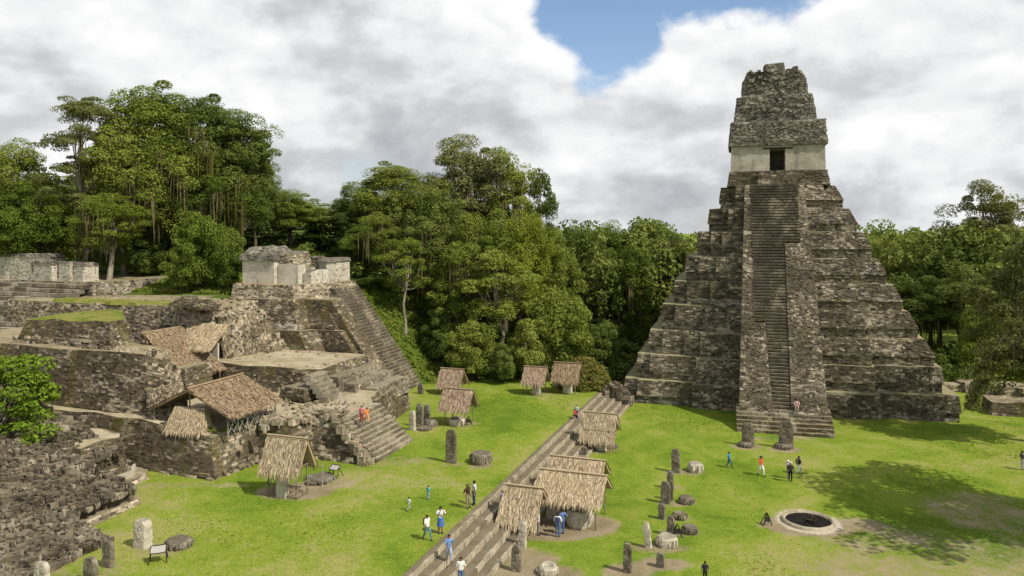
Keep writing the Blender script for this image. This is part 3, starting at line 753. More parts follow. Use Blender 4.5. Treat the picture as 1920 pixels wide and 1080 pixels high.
    mass(t, 'wall_body', [(64, 86), (64, 57.6), (66, 56.2), (73.4, 56.4), (74, 66), (90, 66), (90, 86)], [(64.6, 86), (64.6, 58.4), (66.5, 57.2), (73.4, 57.2), (74, 66), (90, 66), (90, 86)], ZA, ZP - .05, S_RUBBLE, E_PATH, d=(0, .18), miss=.12, ch=.34, tj=.12, hj=.14, seg=1.2, skip=(3, 4, 5, 6), top_name='plateau_floor')
    mass(t, 'turf_edge', [(64.5, 79), (64.5, 58.6), (68.5, 58.2), (67.2, 79)], [(64.8, 79), (64.8, 58.9), (67.9, 58.6), (66.8, 79)], ZP - .1, ZP + .22, E_TURFTOP, E_TURFTOP, masonry=False, tj=.08, hj=.3, seg=1.0, top_name='turf')
    out = []
    for _ in range(900):     # slumped rubble between this wall and the terrace with the big stairs
        f = rng.random(); v = rng.random() ** 1.3
        a = 65.5 + f * 7.6; z = ZU + v * 4.4; b = 56.2 - (1 - v) * (1.0 + 2.6 * f); s = rng.uniform(.09, .24)
        out.append(ab8(a - s, a + s, b - s, b + s, z - .5, z + s * .5, .1))
    part('slumped_rubble', hexmesh('slumped_rubble', out), S_RUBBLE, t, world=True, kind='stuff')
    # brown path kerb and two stone heaps on the plateau
    for nm, px, py, w, h, lb in [('stone_mound', 352, 576, 3.6, 1.25, 'larger rounded grey stone heap on the plateau path'), ('stone_mound', 384, 577, 2.6, .85, 'smaller rounded stone heap right of the larger one on plateau')]:
        g = G(px, py, ZP); mound(nm, lb, g, w, h)

    # upper court
    t = thing('upper_court', 'raised pale earthen court with dark stone retaining wall beyond the long thatched roof', 'platform', W3(67, 49, ZA))
    mass(t, 'court_wall', [(63.3, 57.5), (62.6, 50.5), (63.0, 41.2), (73, 41.9), (73, 57.5)], [(63.7, 57.5), (63.1, 50.3), (63.5, 41.9), (73, 42.6), (73, 57.5)], ZA - .05, ZU, S_ACRO, E_COURT, d=(0, .09), miss=.04, ch=.26, ll=(.3, .7), tj=.09, hj=.08, seg=1.1, skip=(3, 4), top_name='court_floor')
    for (a0, a1, b0, b1, z) in [(64.2, 73.0, 40.3, 41.9, 6.35), (65.2, 73.2, 39.0, 40.3, 5.6), (66.5, 73.4, 37.2, 39.0, 5.0)]:
        mass(t, 'court_tier', [(a0, b0), (a1, b0), (a1, b1), (a0, b1)], [(a0 + .1, b0 + .2), (a1, b0 + .2), (a1, b1), (a0 + .1, b1)], TZ + 2, z, S_STEP, d=(0, .08), miss=.04, tj=.05, seg=1.5, top_name='tier_top')
    mass(t, 'court_lower_wall', [(64.6, 36.0), (73.9, 37.4), (73.9, 39), (64.6, 39)], [(64.7, 36.5), (73.8, 37.9), (73.8, 39), (64.7, 39)], TZ, 4.3, S_ACRO, d=(0, .08), miss=.04, tj=.08, seg=1.5, top_name='wall_top')
    t2 = thing('court_steps', 'small crumbling stone steps climbing from the lower court to upper court', 'stairs', W3(62, 42, ZA))
    mass(t2, 'step_block', [(60.2, 41.6), (63.2, 41.3), (63.2, 44.5), (60.6, 44.8)], [(60.4, 41.8), (63.2, 41.5), (63.2, 44.2), (60.8, 44.5)], ZA - .05, 5.9, S_ACRO, S_STEP, d=(0, .09), ch=.25, ll=(.25, .6), tj=.07, seg=.9)
    steps_ab(t2, 60.9, 63.6, 39.6, 41.7, ZA - .05, 7.1, 6, S_STEP, ll=(.6, 1.5), jit=.03)

    # terrace with the big staircase
    t = thing('stair_terrace', 'high dark battered stone terrace left of the tall broad staircase', 'terrace', W3(76, 46, TZ))
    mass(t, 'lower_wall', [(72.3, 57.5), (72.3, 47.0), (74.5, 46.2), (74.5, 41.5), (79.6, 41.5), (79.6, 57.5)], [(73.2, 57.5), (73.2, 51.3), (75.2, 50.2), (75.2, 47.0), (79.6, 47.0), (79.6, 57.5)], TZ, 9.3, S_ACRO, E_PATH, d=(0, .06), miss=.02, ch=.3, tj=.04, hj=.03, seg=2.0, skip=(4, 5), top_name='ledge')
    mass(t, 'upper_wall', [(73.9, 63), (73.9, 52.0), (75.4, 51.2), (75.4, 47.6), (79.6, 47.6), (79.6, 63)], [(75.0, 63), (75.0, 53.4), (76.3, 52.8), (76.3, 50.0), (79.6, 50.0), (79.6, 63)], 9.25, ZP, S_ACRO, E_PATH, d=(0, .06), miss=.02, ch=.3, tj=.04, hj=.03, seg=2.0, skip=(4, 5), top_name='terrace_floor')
    out = []
    patch_blocks(out, W3(73.75, 62, 9.32), W3(73.75, 52.1, 9.32), W3(73.75, 52.1, 10.0), W3(73.75, 62, 10.0), ch=.33, ll=(.4, 1.1), d=(.0, .12), miss=.2)
    part('pale_course', hexmesh('pale_course', np.concatenate(out), False), S_PLASTER, t, world=True, kind='stuff')
    # smooth ramp beside the stairs
    for a0, a1, bb, bt, mm in [(76.0, 78.6, 40.6, 48.9, S_ACRO)]:
        v = [W3(a0, bb, TZ), W3(a1, bb, TZ), W3(a1, bt, ZP + .05), W3(a0, bt, ZP + .05), W3(a0, bb + 2.2, TZ), W3(a1, bb + 2.2, TZ), W3(a1, bt + 2.2, ZP + .05), W3(a0, bt + 2.2, ZP + .05)]
        part('ramp', mesh_np('ramp', v, [(0, 1, 2, 3), (1, 5, 6, 2), (0, 3, 7, 4), (3, 2, 6, 7)]), S_ACRO, t, world=True)
        out = []; patch_blocks(out, v[0], v[1], v[2], v[3], ch=.3, d=(0, .05), miss=.01); patch_blocks(out, v[4], v[0], v[3], v[7], ch=.3, d=(0, .05), miss=.02); patch_blocks(out, v[1], v[5], v[6], v[2], ch=.3, d=(0, .1), miss=.05)
        part('ramp_masonry', hexmesh('ramp_masonry', np.concatenate(out), False), S_ACRO, t, world=True, kind='stuff')

    t = thing('grand_staircase', 'tall broad stone staircase climbing to the small whitewashed ruin', 'stairs', W3(83, 45, TZ))
    v = [W3(80.1, 42.4, TZ), W3(86, 42.4, TZ), W3(86, 51.8, 13.6), W3(80.1, 51.8, 13.6), W3(80.1, 53, TZ), W3(86, 53, TZ), W3(86, 53, 13.6), W3(80.1, 53, 13.6)]
    part('stair_body', mesh_np('stair_body', v, [(0, 1, 2, 3), (1, 5, 6, 2), (0, 3, 7, 4), (3, 2, 6, 7)]), S_ACRO, t, world=True)
    out = []; patch_blocks(out, v[4], v[0], v[3], v[7], ch=.35, d=(0, .2), miss=.1)
    part('stair_side', hexmesh('stair_side', np.concatenate(out), False), S_RUBBLE, t, world=True, kind='stuff')
    steps_ab(t, 80.1, 86.0, 41.9, 51.3, TZ, 13.75, 34, S_GRAND, ll=(.8, 2.2), jit=.02)
    out = []
    for k in range(60):       # pale tumbled side blocks between ramp and steps
        f = rng.random(); b = 42.2 + f * 9; z = TZ + f * 11.6; s = rng.uniform(.2, .45)
        a = rng.uniform(78.8, 79.9); out.append(ab8(a - s, a + s, b - s, b + s, max(TZ - .2, z - 1.6), z - rng.uniform(.3, 1.0), .08))
    part('side_blocks', hexmesh('side_blocks', out), S_RUBBLE, t, world=True, kind='stuff')

    # ruined shrine on top of it
    t = thing('whitewashed_ruin', 'roofless ruin of pale plastered walls at the head of the big staircase', 'ruin', W3(80, 57, ZP))
    mass(t, 'ruin_platform', [(75.8, 63), (75.8, 53.8), (79.8, 51.6), (87, 51.6), (87, 63)], [(76.3, 63), (76.3, 54.4), (79.8, 52.2), (87, 52.2), (87, 63)], ZP - .1, 14.3, S_RUBBLE, E_PATH, d=(0, .16), miss=.1, tj=.12, hj=.1, seg=1.2, top_name='floor')
    def wall(nm, pts, z0, z1, mt, tj=.15, ins=.1, top=None, d=(0, .05), miss=.03):
        c = np.mean(np.array(pts), axis=0); tops = [tuple(np.array(p) + (c - np.array(p)) * ins) for p in pts]
        mass(t, nm, pts, tops, z0, z1, mt, top or S_COMB, d=d, miss=miss, tj=tj, hj=.05, seg=.8, top_name='wall_top', masonry=(mt is not S_PLASTER or miss > .04))
    wall('plastered_wall', [(77.2, 62.4), (77.2, 57.7), (81.5, 57.7), (81.5, 62.4)], 14.2, 17.2, S_PLASTER, .02, .0, d=(0, .015), miss=0)
    wall('vault_mass', [(76.9, 62.7), (76.9, 57.5), (81.8, 57.5), (81.8, 62.7)], 17.2, 17.9, S_COMB, .1, .04, d=(0, .15), miss=.08)
    wall('vault_mass', [(77.1, 62.4), (77.1, 57.9), (81.6, 57.9), (81.6, 62.4)], 17.9, 18.9, S_COMB, .2, .35, d=(0, .2), miss=.1)
    wall('vault_mass', [(78.0, 57.5), (78.0, 55.6), (82, 55.6), (82, 57.5)], 16.5, 18.2, S_RUBBLE, .25, .15, d=(0, .2), miss=.1)
    wall('plastered_wall', [(77.8, 57.6), (77.8, 54.6), (79.4, 54.6), (79.4, 57.6)], 14.2, 16.7, S_PLASTER, .15, .03, d=(0, .02), miss=.0)
    wall('broken_wall', [(78.6, 54.5), (78.4, 53.2), (82, 53.0), (82, 54.5)], 14.2, 15.9, S_PLASTER, .25, .05, d=(0, .08), miss=.08)
    wall('broken_wall', [(83.6, 57.6), (83.6, 54.8), (86, 54.8), (86, 57.6)], 14.2, 17.4, S_RUBBLE, .35, .2, d=(0, .2), miss=.12)
    wall('broken_wall', [(80.6, 55.4), (80.6, 53.0), (81.8, 53.0), (81.8, 55.4)], 14.2, 15.9, S_PLASTER, .15, .05, d=(0, .07), miss=.06)
    wall('broken_wall', [(81.9, 57.4), (81.9, 55.5), (83.6, 55.5), (83.6, 57.4)], 14.2, 16.2, S_PLASTER, .4, .1, d=(0, .1), miss=.1)
    wall('broken_wall', [(79.5, 56.0), (79.5, 54.7), (80.5, 54.7), (80.5, 56.0)], 14.2, 16.9, S_RUBBLE, .4, .25, d=(0, .2), miss=.1)
    wall('rounded_pier', [(82.8, 55.0), (82.4, 53.6), (83.0, 52.6), (86.0, 52.4), (87.0, 53.4), (86.8, 55.0)], 13.9, 16.9, S_PLASTER, .12, .03, d=(0, .08), miss=.05)
    wall('pier_cap', [(82.7, 55.1), (82.3, 53.6), (82.9, 52.5), (86.1, 52.3), (87.1, 53.4), (86.9, 55.1)], 16.9, 17.3, S_COMB, .1, .1, d=(0, .1), miss=.05)

    # ruined platform far left
    t = thing('stepped_platform', 'broad weathered stepped platform with broken pale walls at far left', 'platform', W3(68, 86, 8))
    mass(t, 'platform_body', [(70.5, 106), (70.5, 79.6), (84, 79.6), (84, 106)], [(71.2, 106), (71.2, 80.2), (84, 80.2), (84, 106)], 8, 14.4, S_STEP, E_PATH, d=(0, .12), miss=.06, tj=.1, seg=1.6, top_name='floor')
    steps_ab(t, 80.6, 104, 61.8, 70.6, 8.0, 14.2, 12, S_STEP, along='a', ll=(.5, 2.8), jit=.045)
    mass(t, 'slope_body', [(57, 106), (57, 69), (61.9, 77), (63, 80), (63, 106)], [(61.5, 106), (61.5, 74), (62.5, 78), (63, 80), (63, 106)], 5, 9.2, S_FORE, E_TURFTOP, d=(0, .2), miss=.12, tj=.2, hj=.2, seg=1.4, top_name='turf')
    for nm, pts, z1 in [('broken_wall', [(73, 104), (73, 89.2), (75, 89.2), (75, 104)], 17.4), ('broken_wall', [(71.8, 91.6), (71.6, 87.6), (73.6, 87.4), (73.6, 91.6)], 16.5), ('broken_wall', [(72.2, 87.2), (72.2, 85.2), (74.2, 85.2), (74.2, 87.2)], 16.5), ('broken_wall', [(72.6, 85.1), (72.4, 83.2), (74.6, 83.0), (74.6, 85.1)], 16.35)]:
        c = np.mean(np.array(pts), axis=0)
        mass(t, nm, pts, [tuple(np.array(p) + (c - np.array(p)) * .04) for p in pts], 14.3, z1, S_PLASTER, S_COMB, d=(0, .10), miss=.12, tj=.08, hj=.06, seg=.7, top_name='wall_top', ch=.28, ll=(.2, .5))
        mass(t, 'wall_cap', pts, [tuple(np.array(p) + (c - np.array(p)) * .10) for p in pts], z1 - .05, z1 + .4, S_COMB, S_COMB, d=(0, .12), miss=.1, tj=.12, hj=.08, seg=.7, top_name='wall_top')

def mound(name, label, g, w, h, mat=None):
    t = thing(name, label, 'stone heap', g)
    out = []
    for _ in range(150):
        an = rng.uniform(0, 2 * math.pi); r = math.sqrt(rng.random()); z = h * (1 - r * r)
        x, y = math.cos(an) * r * w / 2, math.sin(an) * r * w / 2; s = rng.uniform(.12, .26)
        out.append(rough8(x - s, x + s, y - s, y + s, max(-.1, z - .5), z + s * .3, .07))
    part('heap_stones', hexmesh('heap_stones', out), mat or S_TEMPLE, t, kind='stuff')
acropolis()

# ------------------------------------------------------------------ ruined stairway, bottom left
def fore_ruin():
    t = thing('ruined_stairway', 'collapsed grey rubble stairway filling the lower left corner', 'ruin', W3(38, 46, TZ))
    cores = []; loose = []
    def ae(b): return 36.2 if b < 42.6 else (41.6 if b < 47.0 else 44.6)
    K = 21
    for k in range(K):
        b0 = 39.1 + .95 * k; zt = TZ + .30 * (k + 1) + .16 * sstep(8, 14, k); e = ae(b0)
        cores.append(ab8(18, e - .25, b0 + .3, 72, TZ - .2, zt - .14))
        a = max(18.0, b0 / 1.353 - 1.6)
        loose_a = 18.0
        while loose_a < a:
            q = loose_a + rng.uniform(.6, 1.1); loose.append(ab8(loose_a, q - .02, b0, b0 + 1.2, zt - .35, zt, .07)); loose_a = q
        while a < e:
            q = min(e, a + rng.uniform(.45, 1.05))
            if rng.random() > .22:
                sg = rng.uniform(-.3, .3); hb = rng.uniform(.22, .42); tz_ = zt + rng.uniform(-.16, .12); dp = rng.uniform(.35, .75)
                h = ab8(a + .03, q - .03, b0 + sg, b0 + sg + dp, tz_ - hb, tz_, .07)
                c0 = h.mean(0); an = rng.normal() * .22; cs, sn = math.cos(an), math.sin(an); h = (h - c0) @ np.array([[cs, sn, 0], [-sn, cs, 0], [0, rng.normal() * .12, 1]]) + c0
                part('stone_block', hexmesh('stone_block', [h]), S_FORE, t, world=True)
            a = q
        # ends facing the lawn on the far side
        bb = b0
        for zz in np.arange(TZ, zt - .1, .3):
            loose.append(ab8(e - .45, e + rng.uniform(-.05, .1), bb + .02, bb + .95, zz, zz + .3, .05))
    part('rubble_core', hexmesh('rubble_core', cores), S_FORE, t, world=True)
    # tumbled small stones over the flight
    for _ in range(7000):
        b = rng.uniform(39.0, 59); a = rng.uniform(max(20, b / 1.353 - 2), ae(b) - .1)
        fk = (b - 39.1) / .95; z = TZ + .30 * (.25 * (fk + .5) + .75 * (int(fk) + 1)) + .16 * sstep(8, 14, fk); s = rng.gamma(1.5, .036) + .03
        loose.append(ab8(a - s * rng.uniform(.8, 1.6), a + s, b - s * .8, b + s, z - .25, z + rng.uniform(-.10, .12) + s * .4, .35 * s))
    part('tumbled_stones', hexmesh('tumbled_stones', loose), S_FORE, t, world=True, kind='stuff')
    # dark standing corner wall with a pale base course
    mass(t, 'corner_wall', [(41.5, 47.6), (45.2, 47.4), (46.4, 48.4), (46.4, 60), (41.5, 60)], [(41.7, 48.2), (45.0, 48.0), (45.9, 48.9), (45.9, 60), (41.7, 60)], TZ, 4.9, S_ACRO, E_COURT, d=(0, .08), tj=.12, hj=.06, seg=.9, top_name='ledge')
    out = []; 
    for p, q in [((42.5, 47.2), (45.3, 47.0)), ((45.3, 47.0), (46.7, 48.2))]:
        p0, p1 = W3(*p, TZ + .3), W3(*q, TZ + .3); up = np.array([0, 0, .55]); patch_blocks(out, p0, p1, p1 + up, p0 + up, ch=.55, ll=(.5, 1.3), d=(.05, .3), miss=.1)
    part('pale_course', hexmesh('pale_course', np.concatenate(out), False), S_PLASTER, t, world=True, kind='stuff')
    mass(t, 'low_footing', [(41.4, 46.0), (46.2, 46.2), (47.2, 47.6), (47.2, 50), (41.4, 50)], [(41.5, 46.3), (46.1, 46.5), (47.0, 47.7), (47.0, 50), (41.5, 50)], TZ - .1, TZ + .45, S_RUBBLE, d=(0, .1), tj=.1, hj=.1, seg=.7)
    mass(t, 'low_footing', [(36.0, 42.2), (41.9, 42.6), (42.6, 43.6), (42, 47), (36, 47)], [(36.0, 42.5), (41.8, 42.9), (42.4, 43.8), (42, 47), (36, 47)], TZ - .1, TZ + .35, S_RUBBLE, d=(0, .1), tj=.1, hj=.1, seg=.7)
    # pale fallen blocks high up on the left
    out = []
    for a, b, z, s in [(44.2, 55.3, 6.6, .55), (44.5, 54.4, 6.1, .5), (44.0, 53.6, 5.8, .45), (40.2, 53.8, 6.1, .5), (44.6, 56.2, 6.9, .5), (44.3, 52.8, 5.4, .4), (39.6, 54.2, 6.2, .4)]:
        out.append(ab8(a - s, a + s, b - s, b + s, z - 1.4, z, .12))
    part('pale_blocks', hexmesh('pale_blocks', out), S_RUBBLE, t, world=True)
fore_ruin()
def floor_litter():
    t = thing('loose_floor_stones', 'small loose stones scattered over the court floors of the acropolis', 'stones', W3(60, 48, ZA), kind='stuff')
    out = []
    for a0, a1, b0, b1, z, n in [(49, 62, 38.5, 48, ZA, 180), (57, 62, 36, 41, ZA - .1, 80), (64, 72.5, 42.5, 55.5, ZU, 110), (51, 53, 51, 60, 10.25, 90), (65, 74, 58, 78, ZP, 260), (76, 86, 53, 62, 14.3, 60), (73.8, 75, 52.5, 62, 9.3, 40)]:
        for _ in range(n):
            a, b = rng.uniform(a0, a1), rng.uniform(b0, b1); s = rng.gamma(1.6, .03) + .02
            out.append(ab8(a - s, a + s, b - s, b + s, z - .3, z + s * .8, s * .35))
    part('stones', hexmesh('stones', out), S_RUBBLE, t, world=True, kind='stuff')
floor_litter()

# ------------------------------------------------------------------ trees
def tube(pts, rad, sides=7):
    pts = np.asarray(pts, float); n = len(pts); V = []; Fc = []
    for i in range(n):
        d = pts[min(i + 1, n - 1)] - pts[max(i - 1, 0)]; d /= (np.linalg.norm(d) + 1e-9)
        u = np.cross(d, [0.31, .17, .93] if abs(d[2]) < .9 else [1, .1, 0]); u /= np.linalg.norm(u); w = np.cross(d, u)
        for s in range(sides):
            an = 2 * math.pi * s / sides; V.append(pts[i] + (u * math.cos(an) + w * math.sin(an)) * rad[i])
    for i in range(n - 1):
        for s in range(sides):
            q = (s + 1) % sides; Fc.append((i * sides + s, i * sides + q, (i + 1) * sides + q, (i + 1) * sides + s))
    return np.array(V), np.array(Fc)
def join(tubes):
    V = []; Fs = []; o = 0
    for v, f in tubes: V.append(v); Fs.append(f + o); o += len(v)
    return np.concatenate(V), np.concatenate(Fs)
def leaves(r, C, R, per, size, up=.35, asp=.62, droop=0.0):
    """diamond leaves (sprays of leaves far off) spread over flattened clumps"""
    n = len(C); idx = np.repeat(np.arange(n), per); m = len(idx)
    d = r.normal(size=(m, 3)); d /= np.linalg.norm(d, axis=1)[:, None]
    low = d[:, 2] < -.7; d[low, 2] *= -1
    rad = r.uniform(.55, 1.05, m) ** .7
    p = C[idx] + d * R[idx] * rad[:, None]
    nr = d * np.array([1, 1, 1.2]) + r.normal(size=(m, 3)) * .55 + np.array([0, 0, up]); nr /= np.linalg.norm(nr, axis=1)[:, None]
    t = np.cross(nr, r.normal(size=(m, 3))); t /= (np.linalg.norm(t, axis=1)[:, None] + 1e-9); t[:, 2] -= droop; b = np.cross(nr, t)
    s = size * r.uniform(.6, 1.35, m)[:, None]
    q = np.stack([p - t * s * .5, p + b * s * asp * .5 + t * s * .05, p + t * s * .5 - nr * s * .12, p - b * s * asp * .5 + t * s * .05], 1)
    return q.reshape(-1, 3), np.arange(m * 4).reshape(m, 4)
def make_tree(seed, H=20, cr=6.5, base=.40, n=70, per=130, size=.48, clump=(1.2, 2.1), flat=.62, style='round', trunk=.32, limbs=22, lean=.6, sides=7):
    """returns (trunk mesh arrays, crown mesh arrays); crown between base*H and H, radius cr"""
    r = np.random.default_rng(seed)
    zc = H * (base + 1) / 2; zr = H * (1 - base) / 2
    C = []
    tries = 0
    while len(C) < n and tries < 6000:
        tries += 1
        d = r.normal(size=3); d /= np.linalg.norm(d); k = r.uniform(.35, 1.0) ** .6
        if style == 'umbrella':
            x, y = d[0] * cr * k, d[1] * cr * k; lay = r.integers(0, 4); z = H * (.98 - .16 * lay) - (x * x + y * y) / cr ** 2 * H * .10 + r.normal() * .4
            k2 = (.62 + .18 * lay); x *= k2; y *= k2
        elif style == 'column':
            x, y, z = d[0] * cr * k, d[1] * cr * k, zc + r.uniform(-1, 1) * zr
            x *= 1 - .45 * abs((z - zc) / zr); y *= 1 - .45 * abs((z - zc) / zr)
        else:
            x, y, z = d[0] * cr * k, d[1] * cr * k, zc + d[2] * zr * k
            if z < zc - zr * .75 and r.random() < .6: continue
        # lumpy envelope: some sectors reach farther than others
        lob = .78 + .34 * math.sin(3 * math.atan2(y, x) + seed) * math.cos(z * .45 + seed)
        C.append((x * lob, y * lob, z))
    C = np.array(C); rr = r.uniform(clump[0], clump[1], len(C)); R = np.stack([rr, rr, rr * flat], 1)
    lv = leaves(r, C, R, per, size)
    tp = np.array([[0, 0, -.6], [r.normal() * .1, r.normal() * .1, H * .12], [r.normal() * lean * .5, r.normal() * lean * .5, H * base * .75], [r.normal() * lean, r.normal() * lean, H * (base + .22)], [r.normal() * lean, r.normal() * lean, H * .86]])
    tb = [tube(tp, [trunk * 1.7, trunk * 1.1, trunk * .85, trunk * .6, trunk * .12], sides)]
    for i in r.permutation(len(C))[:limbs]:
        c = C[i]; k = r.uniform(.25, .75); s = tp[2] * (1 - k) + tp[3] * k
        if c[2] < s[2] - 1: s = tp[2]
        mid = (s + c) / 2 + np.array([0, 0, -.1 * np.linalg.norm(c - s)]) + r.normal(size=3) * .3
        w = trunk * r.uniform(.28, .48); tb.append(tube([s, mid, c], [w, w * .65, w * .18], 5))
    return join(tb), lv, C, R
def strands(r, P, ln, w, per=5):
    """hanging curtains: thin tapering ribbons below points P"""
    V = []; n = 0; Q = []
    for p in P:
        for _ in range(per):
            q = p + r.normal(size=3) * np.array([.55, .55, .4]); L_ = r.uniform(*ln); ww = r.uniform(*w); an = r.uniform(0, 3.14)
            dx = np.array([math.cos(an), math.sin(an), 0]) * ww; sw = r.normal(size=3) * .12; sw[2] = 0
            Q.append([q - dx, q + dx, q + dx * .8 + sw - [0, 0, L_ * .55], q - dx * .8 + sw - [0, 0, L_ * .55]])
            Q.append([q - dx * .8 + sw - [0, 0, L_ * .55], q + dx * .8 + sw - [0, 0, L_ * .55], q + dx * .15 + sw * 1.5 - [0, 0, L_], q - dx * .15 + sw * 1.5 - [0, 0, L_]])
    Q = np.array(Q); return Q.reshape(-1, 3), np.arange(len(Q) * 4).reshape(-1, 4)

PROTO = {}
def proto(key, **kw):
    tr, lv, C, R = make_tree(**kw); r = np.random.default_rng(kw['seed'] + 99)
    PROTO[key] = dict(trunk=mesh_np('trunk', *tr, smooth=True), crown=mesh_np('crown', *lv), H=kw.get('H', 20), cr=kw.get('cr', 6.5), C=C, R=R)
proto('round_a', seed=1, H=20, cr=6.3, base=.34, n=135, per=400, size=.235, clump=(.5, 1.8), flat=.85)
proto('round_b', seed=2, H=20, cr=6.0, base=.26, n=140, per=380, size=.23, clump=(.5, 1.75), flat=.9)
proto('tall_a', seed=3, H=24, cr=5.6, base=.28, n=155, per=370, size=.235, clump=(.5, 1.75), flat=.9, trunk=.36)
proto('tall_b', seed=4, H=24, cr=5.0, base=.42, n=110, per=370, size=.235, clump=(.5, 1.7), flat=.85, trunk=.36, limbs=34)
proto('airy', seed=5, H=22, cr=6.8, base=.42, n=160, per=210, size=.21, clump=(.6, 1.4), flat=.36, style='umbrella', trunk=.26, limbs=24)
proto('column', seed=6, H=16, cr=3.6, base=.18, n=90, per=340, size=.235, clump=(.6, 1.25), flat=.85, style='column')
proto('bush', seed=7, H=7, cr=3.8, base=.05, n=85, per=300, size=.21, clump=(.5, 1.05), flat=.85, trunk=.12, limbs=16)
proto('bush_b', seed=8, H=8, cr=3.4, base=.04, n=85, per=300, size=.22, clump=(.5, 1.05), flat=.8, trunk=.12, limbs=16)
proto('thin', seed=9, H=18, cr=3.8, base=.42, n=54, per=270, size=.23, clump=(.6, 1.25), flat=.7, trunk=.2, limbs=30)
COPIES = {}
def tree(kind, px, top, Y, zb, width, label, leaf, bk=BK_DARK, rot=0.0, moss=0, vine=0, name='jungle_tree', cat='tree', group='jungle trees around the clearing', X=None):
    P = PROTO[kind]; zt = CAMH - (top - HOR) * Y / F; sz = (zt - zb) / P['H']; sx = width * Y / F / 2 / (P['cr'] + .9)
    x = (px - 960) * Y / F if X is None else X
    t = thing(name, label, cat, (x, Y, zb), rot, group)
    for nm, mt in (('trunk', bk), ('crown', leaf)):
        o = link(bpy.data.objects.new(nm, P[nm])); o.parent = t; o.scale = (sx, sx, sz)
        if not P[nm].materials: P[nm].materials.append(mt)
        o.material_slots[0].link = 'OBJECT'; o.material_slots[0].material = mt
    r = np.random.default_rng(int(px * 7 + top))
    for cnt, mt, nm, ln, w in ((moss, M_MOSS, 'hanging_moss', (1.6, 5.0), (.05, .13)), (vine, M_VINE, 'hanging_vines', (3.0, 7.5), (.06, .16))):
        if cnt:
            C = P['C'] * np.array([sx, sx, sz]); 
            c, s = math.cos(-rot), math.sin(-rot)
            facing = C[:, 1] * math.cos(rot) + C[:, 0] * math.sin(rot)
            sel = C[np.argsort(facing + r.normal(size=len(C)) * 2.0)[:cnt]]
            part(nm, mesh_np(nm, *strands(r, sel - np.array([0, 0, .4]), ln, w, 9)), mt, t, kind='stuff')
    return t
def base_z(px, Y):
    a, b = toAB((px - 960) * Y / F, Y)
    return float(hill_z(np.array([a]), np.array([b]))[0]) if (b > 40 and a > 68) else (TZ if b > 20 else 0.0)

